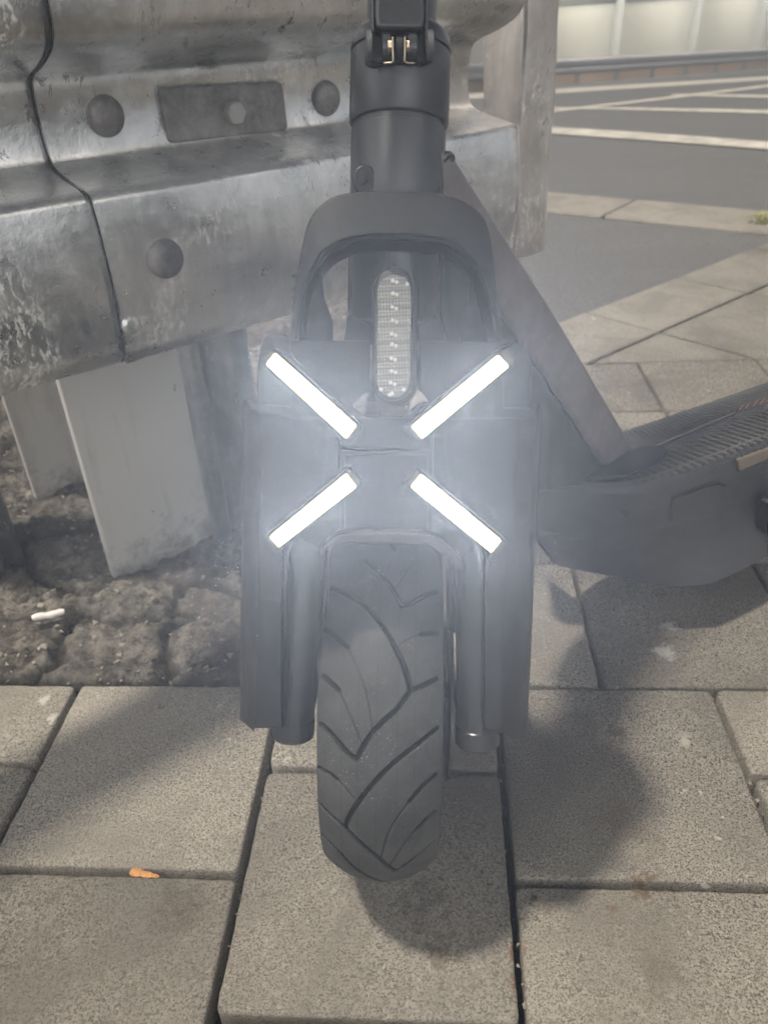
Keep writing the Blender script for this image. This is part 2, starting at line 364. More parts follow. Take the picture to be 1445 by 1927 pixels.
for kcol in range(-6, 9):
    u0 = .0854+.2006*(kcol-1); off = 0 if kcol % 2 == 0 else .0985
    off = .0985 if (kcol-1) % 2 == 0 else 0.0
    off = 0.0 if kcol in (2, 0, -2, -4, 4, 6, 8) else .0985
    # column kcol=1 is the one under the wheel
    off = .0985 if kcol % 2 == 1 else 0.0
    v = .129-off-.197*8
    while v < .129-1e-6:
        v1 = min(v+.197, .129); 
        if v == .129-off-.197*8 or True: polys.append([P2(u0-.2006+.2006, v) , P2(u0+.2006, v), P2(u0+.2006, v1), P2(u0, v1)] if False else [P2(u0-.2006, v), P2(u0, v), P2(u0, v1), P2(u0-.2006, v1)])
        zs.append(random.uniform(-.0012, .0008)); v += .197
for row in range(4):                                         # square grid further back on the right
    v = .129+.197*row; sh = 0 if row % 2 == 0 else .0
    for j in range(0, 10):
        u0 = -.014+.2*j+sh; u1 = u0+.2; u0 = max(u0, -.08)
        polys.append([P2(u0, v), P2(u1, v), P2(u1, v+.197), P2(u0, v+.197)]); zs.append(random.uniform(-.0015, .001))
tag(paving('pavement', polys, .0056, M['paver'], zs, ch=.0021), kind='structure')
# larger slabs laid square to the barrier
polys = []; zs = []; q0 = on_z(1240, 625)[:2]; r0, n0 = q0@RD2, q0@RN2; r0 -= .33*6; n0 -= .30*8
for i in range(16):
    for j in range(16):
        a, b = r0+.33*i, n0+.30*j; sh = .0
        pl = [rn(a, b)[:2], rn(a+.33, b)[:2], rn(a+.33, b+.30)[:2], rn(a, b+.30)[:2]]
        for n_, d_ in ((-VA2, -(.129+.197*4)), (-RN2, -(ASPH_N)), (kn, KERB_NEAR), (-UA2, .15)):
            if len(pl) >= 3: pl = clip(pl, n_, d_)
        polys.append(pl); zs.append(random.uniform(-.001, .001))
tag(paving('slab_path', polys, .008, M['slab'], zs, ch=.003, rr=.003), kind='structure')
# asphalt strip beyond the slabs
pl = [np.array(q, float) for q in ((-6, -6), (8, -6), (8, 8), (-6, 8))]
for n_, d_ in ((RN2, ASPH_N-.002), (kn, KERB_NEAR-.002), (-UA2, -.02), (-VA2, -.35)): pl = clip(pl, n_, d_)
mb = MB(); mb.prism([(*q, -.008) for q in pl], (0, 0, -.05)); tag(mb.build('asphalt_strip', M['asphalt'], smooth=0), kind='structure')
# kerb
for_k = MB(); L = 0.9
s0 = C1p@kd - 6
for i in range(14):
    a = s0+L*i; b = a+L-.006
    pts = [kd*a+kn*KERB_NEAR, kd*b+kn*KERB_NEAR, kd*b+kn*(KERB_FAR), kd*a+kn*(KERB_FAR)]
    for_k.prism([(*q, -.20) for q in pts], (0, 0, .203))
o = for_k.build('kerb', M['kerb'], bevel=.008); tag(o, kind='structure')
# road sheet sloping away and a ground sheet
V_ = []; F_ = []
rs = np.concatenate([np.linspace(0, 3, 31), np.linspace(3.5, 62, 50)]); ks = np.concatenate([np.linspace(-60, -6, 28), np.linspace(-5.5, 8, 55), np.linspace(9, 60, 40)])
for a in rs:
    for b in ks:
        q = kn*(KERB_FAR-.01+a)+kd*b; V_.append((q[0], q[1], road_z(*q)))
nk = len(ks)
for i in range(len(rs)-1):
    for j in range(nk-1): F_.append((i*nk+j, i*nk+j+1, (i+1)*nk+j+1, (i+1)*nk+j))
tag(mesh('road', V_, F_, M['asphalt'], smooth=0), kind='structure')
V_ = [(-60, -60, -.055), (60, -60, -.055)]; e1 = kn*(KERB_FAR-.02)+kd*70; e2 = kn*(KERB_FAR-.02)-kd*70
V_ += [(*e1, -.055), (*e2, -.055)]
gp = [np.array(q, float) for q in ((-60, -60), (60, -60), (60, 60), (-60, 60))]; gp = clip(gp, kn, KERB_FAR-.015)
gpv = [(*q, -.03) for q in gp]
tag(mesh('ground', gpv, [tuple(range(len(gpv)))], M['sand'], smooth=0), kind='structure')
# painted lines on the road
def on_road(px, py): return hit(px, py, np.array([K1[0], K1[1], -.012]), RZN)
def stripe(a0, a1, b0, b1):
    mb = MB(); A0, A1, B0, B1 = on_road(*a0), on_road(*a1), on_road(*b0), on_road(*b1)
    da = (A1-A0); db = (B1-B0)
    q = [A0-da*.5, A1+da*.9, B1+db*.9, B0-db*.5]
    n1 = 60; v = []
    for i in range(n1+1):
        t = i/n1; a = q[0]+(q[1]-q[0])*t; b = q[3]+(q[2]-q[3])*t
        for p_ in (a, (a+b)/2, b): v.append(np.array([p_[0], p_[1], road_z(p_[0], p_[1])+.006]))
    return mb.add(v, [f_ for i in range(n1) for f_ in ((3*i, 3*i+3, 3*i+4, 3*i+1), (3*i+1, 3*i+4, 3*i+5, 3*i+2))])
mb = MB()
for s_ in (((1036, 249), (1445, 267), (1036, 263), (1445, 280)), ((1090, 206), (1445, 210), (1090, 210), (1445, 217)),
           ((1036, 212), (1445, 160), (1036, 217), (1445, 165)), ((1036, 168), (1445, 144), (1036, 177), (1445, 151)),
           ((1314, 179), (1445, 181), (1314, 183), (1445, 187))):
    t = stripe(*s_); mb.add(t.v, t.f)
tag(mb.build('road_marking', M['paint'], smooth=0), kind='structure')

# ---- rough stones to the left (one sheet, displaced)
def hash2(ix, iy, k_=0):
    h = (ix*374761393 + iy*668265263 + k_*1442695041) & 0xffffffff; h = ((h ^ (h >> 13))*1274126177) & 0xffffffff
    return ((h ^ (h >> 16)) & 0xffffff)/float(0xffffff)
def vnoise(x, y, k_=0):
    ix = np.floor(x).astype(np.int64); iy = np.floor(y).astype(np.int64); fx = x-ix; fy = y-iy; fx = fx*fx*(3-2*fx); fy = fy*fy*(3-2*fy)
    a = hash2(ix, iy, k_); b = hash2(ix+1, iy, k_); c = hash2(ix, iy+1, k_); d = hash2(ix+1, iy+1, k_)
    return (a*(1-fx)+b*fx)*(1-fy)+(c*(1-fx)+d*fx)*fy
def fbm(x, y, o=5, k_=0):
    s_ = 0; a = .5
    for i in range(o): s_ = s_+a*vnoise(x*2**i, y*2**i, k_+i); a *= .55
    return s_
def sm_(x, a, b): t_ = np.clip((x-a)/(b-a), 0, 1); return t_*t_*(3-2*t_)
us = np.arange(-1.5, -.078, .003); vs = np.concatenate([np.arange(.131, .62, .003), np.arange(.62, 3.2, .012)])
Ug, Vg = np.meshgrid(us, vs)
wu = Ug+.075*(fbm(Ug*13, Vg*13, 5, 3)-.5); wv = Vg+.060*(fbm(Ug*13, Vg*13, 5, 9)-.5)
cs = .095; F1 = np.full(Ug.shape, 9.); F2 = F1.copy(); ID = np.zeros(Ug.shape)
cx = np.floor(wu/cs/1.25).astype(np.int64); cy = np.floor(wv/cs).astype(np.int64)
for dx in (-1, 0, 1):
    for dy in (-1, 0, 1):
        jx, jy = cx+dx, cy+dy; px_ = (jx+.15+.7*hash2(jx, jy, 1))*cs*1.25; py_ = (jy+.15+.7*hash2(jx, jy, 2))*cs
        d = np.hypot((wu-px_)/1.2, wv-py_); c_ = d < F1
        F2 = np.where(c_, F1, np.minimum(F2, d)); ID = np.where(c_, hash2(jx, jy, 5), ID); F1 = np.minimum(F1, d)
edge = np.clip((F2-F1)/(.010+.016*hash2(cx, cy, 77)*0+.010), 0, 1); edge = np.maximum(edge, .75*sm_(fbm(Ug*15, Vg*15, 3, 71), .42, .60))
# the edging row of split blocks
row = (wv < .222+.01*(vnoise(Ug*14, Ug*0, 4)-.5))
bl = .118; bx = (Ug+.4*(.0)+.02*(fbm(Ug*9, Vg*30, 3, 11)-.5)*3)/bl; fr = np.abs(bx-np.round(bx))*bl
e_row = np.clip(np.minimum(fr/.010, np.minimum((Vg-.131)/.006, np.abs(wv-.222)/.008)), 0, 1)
edge = np.where(row, e_row, edge*np.clip(np.abs(wv-.222)/.008, 0, 1)); ID = np.where(row, hash2(np.floor(bx+.5).astype(np.int64), cy*0, 8), ID)
edge = edge*edge*(3-2*edge)
far = np.clip((Vg-1.1)/.8, 0, 1)
h = -.012+edge*(.006+.010*ID)+(fbm(Ug*26, Vg*26, 6, 21)-.5)*.022*(.4+.6*edge)+(fbm(Ug*75, Vg*75, 5, 31)-.5)*.016
h = h*(1-far*.6)
V_ = [tuple(uv(a, b, c)) for a, b, c in zip(Ug.ravel(), Vg.ravel(), h.ravel())]
nr_, nc = Ug.shape; idx = np.arange(nr_*nc).reshape(nr_, nc)
F_ = np.stack([idx[:-1, :-1], idx[:-1, 1:], idx[1:, 1:], idx[1:, :-1]], -1).reshape(-1, 4).tolist()
o = mesh('rough_stone_ground', V_, F_, M['rubble'], smooth=180); tag(o, kind='structure')
at = o.data.attributes.new('dirt', 'FLOAT', 'POINT')
dirt = np.clip(1.10-edge*1.0+1.7*(fbm(Ug*20, Vg*20, 5, 41)-.5), 0, 1); at.data.foreach_set('value', dirt.ravel().astype(np.float32))
stone_h = lambda u, v: float(h[np.argmin(abs(vs-v)), np.argmin(abs(us-u))])

mb = MB()
def chip(c, s_):
    v = [c+np.array([random.uniform(-1, 1), random.uniform(-1, 1), random.uniform(-.3, .8)])*s_ for _ in range(6)]
    bm = bmesh.new()
    for q in v: bm.verts.new(q)
    bmesh.ops.convex_hull(bm, input=bm.verts); bm.verts.ensure_lookup_table(); vs_ = [np.array(x.co) for x in bm.verts]
    ix_ = {x: i for i, x in enumerate(bm.verts)}; fs_ = [tuple(ix_[x] for x in f.verts) for f in bm.faces]; bm.free(); mb.add(vs_, fs_)
for i in range(900):
    u_, v_ = random.uniform(-1.0, -.09), .133+random.random()**1.6*.8
    chip(uv(u_, v_, stone_h(u_, v_)+.001), random.uniform(.0012, .0042)*(1+.8*(random.random() < .12)))
for i in range(90):
    u_ = random.choice([-.3152, -.1146, .086, .2866])+random.uniform(-.003, .003); v_ = random.uniform(-.35, .13); chip(uv(u_, v_, -.009), random.uniform(.0008, .0022))
for i in range(60): chip(uv(random.uniform(-.6, .5), .129+random.uniform(-.003, .006), -.003), random.uniform(.0008, .0024))
M['chips'] = mat('stone_chips', (.30, .27, .23), .9); tag(mb.build('gravel', M['chips'], smooth=0), kind='stuff')
# ================================================================== GUARDRAIL beside the scooter
NF = -.2785                                                   # front face of the W profile (world n)
SEAM = float(on_n(175, 375, NF)@RD); REND = float(on_n(968, 300, NF)@RD)
guard = empty('guardrail', tuple(rn(SEAM+.1, NF-.1, 0)))
tag(guard, 'weathered galvanised steel crash barrier with wavy beam close behind the scooter', 'guardrail')
prof = [(.305, -.012), (.318, -.004), (.335, 0), (.36, .004), (.40, .004), (.425, .001), (.4345, -.004), (.4405, -.036), (.447, -.060), (.456, -.068),
        (.479, -.071), (.500, -.068), (.511, -.060), (.5185, -.036), (.528, -.012), (.540, 0), (.565, .004), (.60, .003), (.625, 0), (.64, -.004), (.652, -.012)]
def spline(P, n=5):
    P = [np.array(q, float) for q in P]; out = []
    for i in range(len(P)-1):
        a, b, c, d = P[max(i-1, 0)], P[i], P[i+1], P[min(i+2, len(P)-1)]
        for j in range(n):
            t = j/n; out.append(.5*((2*b)+(c-a)*t+(2*a-5*b+4*c-d)*t*t+(3*b-a-3*c+d)*t**3))
    out.append(P[-1]); return out
def beam(name, ra, rb, dn, nseg, end_curl=0.0):
    pr = spline(prof, 3); V_, F_ = [], []
    for i in range(nseg+1):
        r = ra+(rb-ra)*i/nseg
        for z, n in pr:
            wv_ = .0012*math.sin(r*23+z*30)+.0010*math.sin(r*61+1+z*11)
            V_.append(rn(r, NF+n+dn+wv_, z))
    k_ = len(pr)
    for i in range(nseg):
        for j in range(k_-1): F_.append((i*k_+j, i*k_+j+1, (i+1)*k_+j+1, (i+1)*k_+j))
    o = mesh(name, V_, F_, M['galv'], guard, smooth=180)
    s_ = o.modifiers.new('solid', 'SOLIDIFY'); s_.thickness = .003; s_.offset = 0
    e_ = o.modifiers.new('split', 'EDGE_SPLIT'); e_.split_angle = math.radians(55)
    return o
beam('beam', SEAM-2.6, SEAM+.08, -.0075, 60)
mb = MB(); mb.tube([rn(SEAM-.0012, NF+n-.0012, z) for z, n in spline(prof, 3)], .0009, 8); mb.build('seam_shade_line', M['black'], guard, smooth=60)  # dark tube drawing the shade and dirt of the open seam
tag(beam('beam', SEAM, REND, 0, 30))
# rounded end piece that folds back behind the beam
path = [(REND-.001, NF-.004)]
for i in range(1, 13):
    a = i/12*math.radians(80); path.append((REND+.010+.045*math.sin(a), NF-.004-.045*(1-math.cos(a))))
path += [(REND+.0575, NF-.09), (REND+.0575, NF-.13)]
path = [(REND-.001, NF+.006), (REND+.010, NF+.007)]+[(a+.020, b+.01) for a, b in path[1:]]
V_ = []; F_ = []; zc = np.linspace(.300, .70, 12)
for z in zc:
    for a, b in path: V_.append(rn(a, b+.002*math.sin(z*40+a*30), z))
k_ = len(path)
for i in range(len(zc)-1):
    for j in range(k_-1): F_.append((i*k_+j, i*k_+j+1, (i+1)*k_+j+1, (i+1)*k_+j))
o = mesh('end_cap', V_, F_, M['galv_end'], guard, smooth=60)
s_ = o.modifiers.new('solid', 'SOLIDIFY'); s_.thickness = .005; s_.offset = 0; e_ = o.modifiers.new('split', 'EDGE_SPLIT'); e_.split_angle = math.radians(55)
o['label'] = 'rust-tinged rounded end cap'
# bolts, washer plate
def rail_disc(px, py, n, rad, hgt, name, m_, dome=True, sides=28):
    c = on_n(px, py, n); mb = MB(); seg = sides
    steps = [(1.0, 0), (1.0, .35), (.93, .62), (.7, .88), (.35, 1.0)] if dome else [(1, 0), (1, .85), (.93, 1.0)]
    rings = [[c+RN*(hgt*t)+rad*s_*(RD*math.cos(2*math.pi*j/seg)+np.array([0, 0, 1.])*math.sin(2*math.pi*j/seg)) for j in range(seg)] for s_, t in steps]
    v = [q for R_ in rings for q in R_]; f = []
    for i in range(len(rings)-1):
        for j in range(seg): f.append((i*seg+j, i*seg+(j+1) % seg, (i+1)*seg+(j+1) % seg, (i+1)*seg+j))
    f.append(tuple(range((len(rings)-1)*seg, len(rings)*seg)))
    mb.add(v, f); return mb.build(name, m_, guard, smooth=40)
rail_disc(197, 218, NF-.069, .0152, .009, 'bolt', M['dull'])
rail_disc(611, 185, NF-.069, .0150, .009, 'bolt', M['dull'])
rail_disc(309, 486, NF+.004, .0152, .009, 'bolt', M['dull'])
rail_disc(245, 611, NF+.002, .0075, .004, 'bolt', M['galv'])
pn = NF-.064; mb = MB()
mb.prism([on_n(x, y, pn) for x, y in ((303, 172), (309, 165), (526, 154), (533, 159), (543, 240), (538, 246), (326, 269), (319, 265))], -RN*.006)
wp = mb.build('washer_plate', M['dull'], guard, bevel=.0022)
rail_disc(437, 212, pn, .0095, .009, 'hex_bolt', M['dullbolt'], False, 6)
# H-section post, painted grey
zt = .60; A = on_z(215, 1085); B = on_z(388, 1005); rA, nA = A@RD, A@RN; wid = (B-A)@RD+.02
mb = MB(); zb = -.06
def fl(ra, rb, n, th): mb.prism([rn(ra, n, zb), rn(rb, n, zb), rn(rb, n-th, zb), rn(ra, n-th, zb)], (0, 0, zt-zb))
fl(rA, rA+wid, nA, .011); fl(rA+wid*.5-.005, rA+wid*.5+.005, nA-.0105, .225); 
C_ = on_z(75, 935); rC, nC = C_@RD, C_@RN; fl(rA-.005, rA+wid-.005, nA-.235, .011)
p1 = mb.build('post', M['postpaint'], guard, bevel=.0015); p1['label'] = 'pale grey H-section post'
# sigma shaped galvanised posts
def sigma(r, n, sc=1.0, zt=.60):
    pr = [(0, -.10), (0, 0), (.012, 0), (.020, -.012), (.036, -.012), (.044, .002), (.050, .002), (.056, -.010), (.070, -.010), (.074, .0), (.078, -.012), (.078, -.11)]
    V_ = []; F_ = []
    for z in (-.06, zt):
        for a, b in pr: V_.append(rn(r+a*sc, n+b*sc, z))
    k_ = len(pr)
    for j in range(k_-1): F_.append((j, j+1, k_+j+1, k_+j))
    o = mesh('post', V_, F_, M['galv_post'], guard, smooth=20)
    s_ = o.modifiers.new('solid', 'SOLIDIFY'); s_.thickness = .004; s_.offset = 0; return o
sigma(rA+wid-.012, nA+.02)
q = on_z(60, 1050); sigma(q@RD-.085, q@RN, 1.0)
for k_ in (1, 2): fl_r = rA-1.3*k_; sigma(fl_r, nA+.02)
# bracket between post and beam
mb = MB(); mb.box(rn(rA+wid*.5, NF-.071-.045, .479), RD*.045, RN*.043, (0, 0, .05)); mb.build('bracket', M['galv_post'], guard, bevel=.003)

# ================================================================== FAR SIDE: barrier, corrugated lit wall
WN = -17.88; RAILN = -16.85
def far_z(r, n): q = rn(r, n); return road_z(q[0], q[1])
fr_ = empty('guardrail', tuple(rn(26, RAILN, far_z(26, RAILN))))
tag(fr_, 'low dark crash barrier along the foot of the far lit wall', 'guardrail')
V_ = []; F_ = []; ppf = [(.30, 0), (.36, .05), (.42, .05), (.48, 0), (.52, -.01), (.58, .05), (.66, .05), (.72, 0)]
rr_ = np.linspace(8, 54, 40)
for r in rr_:
    z0 = far_z(r, RAILN)
    for z, n in ppf: V_.append(rn(r, RAILN+n, z0+z*.95))
k_ = len(ppf)
for i in range(len(rr_)-1):
    for j in range(k_-1): F_.append((i*k_+j, i*k_+j+1, (i+1)*k_+j+1, (i+1)*k_+j))
o = mesh('beam', V_, F_, M['farrail'], fr_, smooth=30); s_ = o.modifiers.new('solid', 'SOLIDIFY'); s_.thickness = .02
for i in range(22):
    r = 10+2.0*i; z0 = far_z(r, RAILN); mb = MB(); mb.box(rn(r, RAILN-.09, z0+.3), RD*.06, RN*.05, (0, 0, .36)); mb.build('post', M['farrail'], fr_, bevel=.006)
mb = MB()
for i in range(23):
    ra, rb = 8+2*i, 8+2*i+1.99; za, zb_ = far_z(ra, WN+.3), far_z(rb, WN+.3)
    mb.add([rn(ra, WN+.55, za-.3), rn(rb, WN+.55, zb_-.3), rn(rb, WN+.55, zb_+.28), rn(ra, WN+.55, za+.28), rn(ra, WN+.25, za-.3), rn(rb, WN+.25, zb_-.3), rn(rb, WN+.25, zb_+.28), rn(ra, WN+.25, za+.28)],
           [(0, 1, 2, 3), (3, 2, 6, 7), (4, 5, 6, 7), (0, 3, 7, 4), (1, 2, 6, 5)])
tag(mb.build('base_strip', M['farbase'], smooth=0), 'low terracotta coloured concrete strip under the far corrugated wall', 'kerb wall')
SP = 4.62; R0 = 24.9
wall = empty('noise_wall', tuple(rn(26, WN, -2)))
tag(wall, 'pale corrugated noise wall lit from above beyond the road', 'wall')
wtop = .44
for i in range(-4, 7):
    ra = R0+SP*i; rb = ra+SP
    V_ = []; F_ = []; nn = 140
    for j in range(nn+1):
        r = ra+.1+(SP-.2)*j/nn; d_ = .09*math.cos(j*math.pi*2/5.0); z0 = far_z(r, WN)-.1
        V_ += [rn(r, WN+d_, z0), rn(r, WN+d_, wtop)]
    for j in range(nn): F_.append((2*j, 2*j+2, 2*j+3, 2*j+1))
    mesh('panel', V_, F_, M['panel'], wall, smooth=40)
    mb = MB(); z0 = far_z(ra, WN)-.1
    mb.prism([rn(ra-.14, WN+.02, z0), rn(ra+.14, WN+.02, z0), rn(ra+.14, WN+.24, z0), rn(ra-.14, WN+.24, z0)], (0, 0, 3.2-z0)); mb.build('post', M['wallsteel'], wall, bevel=.01)
    mb = MB(); mb.box(rn((ra+rb)/2, WN+.08, wtop+.10), RD*(SP/2-.15), RN*.06, (0, 0, .10)); mb.build('crossbeam', M['darktrim'], wall, bevel=.01)
    mb = MB(); mb.box(rn((ra+rb)/2, WN, 1.9), RD*(SP/2-.15), RN*.02, (0, 0, 1.25)); mb.build('upper_panel', M['panel'], wall)
    # tube lamp hung under the crossbeam line
    if not -1 <= i <= 2: continue
    lo = empty('tube_lamp', tuple(rn((ra+rb)/2, WN+.20, wtop+.25)))
    tag(lo, ('leftmost', 'second', 'third', 'rightmost')[i+1]+' lit tube lamp from the left in the row on the far corrugated wall', 'lamp', 'tube lamps along the far wall')
    mb = MB(); mb.box(rn((ra+rb)/2, WN+.17, wtop+.26), RD*(SP/2-.3), RN*.035, (0, 0, .03)); mb.build('housing', M['darktrim'], lo, bevel=.006)
    mb = MB(); mb.tube([rn(ra+.35, WN+.24, wtop+.24), rn(rb-.35, WN+.24, wtop+.24)], .03, 12); mb.build('tube', M['lampglow'], lo)
    ld = bpy.data.lights.new('tube_light', 'AREA'); ld.shape = 'RECTANGLE'; ld.size = SP*.55; ld.size_y = .06; ld.energy = 52; ld.color = (1, .98, .90)
    l_ = bpy.data.objects.new('tube_light', ld); COL.objects.link(l_)
    dv = Vector(tuple(-RN*.75+np.array([0, 0, -1.0]))).normalized(); zax = -dv; xax = Vector(tuple(RD)); yax = zax.cross(xax)
    c = rn((ra+rb)/2, WN+1.5, wtop+.5)
    mw = Matrix(((xax.x, yax.x, zax.x, c[0]), (xax.y, yax.y, zax.y, c[1]), (xax.z, yax.z, zax.z, c[2]), (0, 0, 0, 1)))
    l_.parent = lo; l_.matrix_parent_inverse = Matrix.Translation(-Vector(lo.location)); l_.matrix_basis = mw

# ================================================================== SMALL THINGS ON THE GROUND
def butt(px, py, px2, py2, z, r, m_, name, label, cat, tp=0.0):
    a, b = on_z(px, py, z), on_z(px2, py2, z); mb = MB(); d_ = (b-a)
    pts = [a+d_*t+np.array([0, 0, .0006*math.sin(t*9)]) for t in np.linspace(0, 1, 9)]
    mb.tube(pts, [r*.8]+[r*(1-tp*i/8+.12*math.sin(i*2.1)) for i in range(7)]+[max(r*.15, r*(.75-tp*.8))], 14)
    if tp: mb.v = [np.array([q[0], q[1], z+(q[2]-z)*.45]) for q in mb.v]
    return tag(mb.build(name, m_, smooth=50), label, cat)
butt(62, 1163, 122, 1151, .016, .0036, M['butt'], 'cigarette_butt', 'white cigarette butt lying on the rough stones at the left', 'cigarette butt')
butt(248, 1640, 300, 1650, -.002, .0036, M['filter'], 'cigarette_filter', 'orange crushed filter tip stuck in the joint between two pavers', 'cigarette butt', .7)
wd = empty('weed', tuple(on_z(1430, 425))); tag(wd, 'small yellow green weed growing on the far kerb', 'plant')
V_ = []; F_ = []; cq = on_z(1432, 420)
for i in range(70):
    a = random.uniform(0, 6.28); t = random.uniform(.004, .034); hgt = random.uniform(.0, .020)
    c = cq+np.array([math.cos(a)*t*1.1, math.sin(a)*t*.8, hgt+.004]); s_ = random.uniform(.005, .009); dr = np.array([math.cos(a), math.sin(a), random.uniform(-.1, .8)]); dr /= np.linalg.norm(dr)
    sd_ = np.cross(dr, [0, 0, 1]); sd_ /= np.linalg.norm(sd_); o_ = len(V_)
    V_ += [c, c+dr*s_+sd_*s_*.5, c+dr*s_*2.2, c+dr*s_-sd_*s_*.5]; F_.append((o_, o_+1, o_+2, o_+3))
mesh('leaves', V_, F_, M['leaf'], wd, smooth=0)
mb = MB()
for i in range(8):
    a = i*.8; mb.tube([cq+np.array([0, 0, .0]), cq+np.array([math.cos(a)*.02, math.sin(a)*.02, .018])], .0012, 6)
mb.build('stalks', M['leaf'], wd)

# ================================================================== ELECTRIC SCOOTER
sc = empty('electric_scooter', (-.0105, 0, 0))
tag(sc, 'black electric scooter with X-shaped lit front lamp parked beside the guardrail', 'scooter')
X0 = -.0105; LEAN, YAW = math.radians(2.3), math.radians(-3.4)
WM = Matrix.Translation((X0, 0, 0)) @ Matrix.Rotation(YAW, 4, 'Z') @ Matrix.Rotation(LEAN, 4, 'Y')
# ---- tyre tread: (degrees round the wheel, millimetres across)
THICK = [[(83.1,-11.8),(76.8,-.4),(72.5,5.9),(67.5,11.4)],[(67.5,11.4),(69,17.2),(72.4,25.2),(75.5,32.2)],
[(76.3,-32.5),(71.6,-21.4),(67.7,-11.5),(62.1,-.7),(56.5,7.3),(50.3,13.9),(44.7,17.2)],[(44.7,17.2),(46,24.2),(48.1,32.2)],
[(44.7,17.2),(40.3,10.5),(36.7,2),(33,-5.4),(26.7,-12.7)],[(26.7,-12.7),(28.6,-19.1),(32.3,-27.2),(34.4,-34.1)],
[(62.3,-33.9),(59.2,-26.6),(55.7,-19.5)],[(48.2,-33.7),(46,-28),(44.3,-23.8)],[(60,22.6),(61.7,32.6)],
[(34.1,32.5),(30.4,20.8),(26.2,8.5),(21.4,-1.3),(15.6,-10.1),(8.6,-17.3),(4.4,-19.5)],
[(8.4,-36.6),(6.7,-28.9),(4.4,-19.5),(-.2,-10.4),(-6.2,-.1),(-15.4,9.8)],[(-15.4,9.8),(-10.5,19.8),(-6.8,32.4)],
[(21,-34.7),(20.8,-29.7),(19.8,-24.3)],[(20.4,32.1),(18.3,25.1),(14.6,17.6)],[(7.4,32.2),(6.2,27),(4,22.5)],
[(-6.1,-34.3),(-8.6,-24.6),(-15.8,-14.1),(-22.2,-4.8),(-32.2,6.1)]]
THIN = [[(77.3,2),(82.3,4)],[(73.1,7.9),(78.3,13),(81.7,16.4)],[(55.7,-19.5),(49.5,-12.5),(42.9,-7.1),(34.7,-3.9)],
[(44.3,-23.8),(39.3,-18.3),(34.4,-12.9),(31.1,-9.7)],[(55.9,9.6),(58,14.9),(60,22.6)],[(19.8,-24.3),(18,-19.1),(15.5,-14.6)],
[(14.6,17.6),(10.5,11.4),(3.7,5.2),(-6.2,1.2)],[(4,22.5),(0,15.5),(-10.2,6.5)]]
na, ntt = 1080, 120
ang = np.linspace(0, 360, na, endpoint=False); tt = np.linspace(-36.4, 36.4, ntt)
A_, T_ = np.meshgrid(ang, tt, indexing='ij'); g_thick = np.full(A_.shape, 99.); g_thin = g_thick.copy()
MMD = 127*math.pi/180
def seg_dist(pts, arr):
    P = [np.array((a*MMD, t)) for a, t in pts]; P = spline(P, 4) if len(P) > 2 else P
    for shift in (0, 120, 240, -120, -240, -360):
        x = (A_+shift)*MMD; lo = min(q[0] for q in P)-8; hi = max(q[0] for q in P)+8
        mk = (x > lo) & (x < hi)
        if not mk.any(): continue
        xs, ys = x[mk], T_[mk]; best = np.full(xs.shape, 99.)
        for a, b in zip(P[:-1], P[1:]):
            d = b-a; L2 = d@d; t = np.clip(((xs-a[0])*d[0]+(ys-a[1])*d[1])/L2, 0, 1)
            best = np.minimum(best, np.hypot(xs-a[0]-t*d[0], ys-a[1]-t*d[1]))
        arr[mk] = np.minimum(arr[mk], best)
for g_ in THICK: seg_dist(g_, g_thick)
for g_ in THIN: seg_dist(g_, g_thin)
sm = lambda x: np.clip(x, 0, 1)**2*(3-2*np.clip(x, 0, 1))
dep = 2.2*(1-sm((g_thick-1.2)/.5)); dep = np.maximum(dep, .8*(1-sm((g_thin-.3)/.5)))
for c_ in (-21.8, -11.8, -1.5, 10, 20.0): dep = np.maximum(dep, .28*(1-sm((np.abs(T_-c_)-.1)/.4)))
gro = np.clip(dep/1.4, 0, 1)
R_ = .127-.0125*(np.abs(T_/1000)/.034)**2.3-dep/1000
a_ = np.radians(A_); ty = -R_*np.cos(a_); tz = .127+R_*np.sin(a_); tx = T_/1000
V_ = np.stack([tx, ty, tz], -1).reshape(-1, 3).tolist(); gv = gro.reshape(-1).tolist()
idx = np.arange(na*ntt).reshape(na, ntt); nx_ = np.roll(idx, -1, axis=0)
F_ = np.stack([idx[:, :-1], idx[:, 1:], nx_[:, 1:], nx_[:, :-1]], -1).reshape(-1, 4).tolist()
def sidewall(sgn, start):      # rounded shoulder and flank down to the rim
    prof_ = [(36.4*sgn, None), (37.2*sgn, .1085), (37.0*sgn, .104), (35*sgn, .097), (31*sgn, .088), (26*sgn, .083), (20*sgn, .082)]
    prev = idx[:, -1] if sgn > 0 else idx[:, 0]
    for x_, r_ in prof_[1:]:
        o_ = len(V_)
        for a in ang:
            V_.append([x_/1000, -r_*math.cos(math.radians(a)), .127+r_*math.sin(math.radians(a))]); gv.append(0)
        cur = np.arange(o_, o_+na)
        F_.extend(np.stack([prev, cur, np.roll(cur, -1), np.roll(prev, -1)], -1).tolist()); prev = cur
sidewall(1, 0); sidewall(-1, 0)
V_ = [tuple(WM @ Vector(v)) for v in V_]
wheel_parts = MB()
rimp = [(-24, 84), (-24, 78), (-14, 70), (-14, 40), (-22, 34), (-24, 12), (24, 12), (22, 34), (14, 40), (14, 70), (24, 78), (24, 84)]
def lathe(pr, M4, seg=64, zc_=.127):
    V2 = []; F2 = []
    for i in range(seg):
        a = 2*math.pi*i/seg
        for x_, r_ in pr: V2.append(tuple(M4 @ Vector((x_/1000, -r_/1000*math.cos(a), zc_+r_/1000*math.sin(a)))))
    k_ = len(pr)
    for i in range(seg):
        for j in range(k_-1): F2.append((i*k_+j, i*k_+j+1, ((i+1) % seg)*k_+j+1, ((i+1) % seg)*k_+j))
    return V2, F2
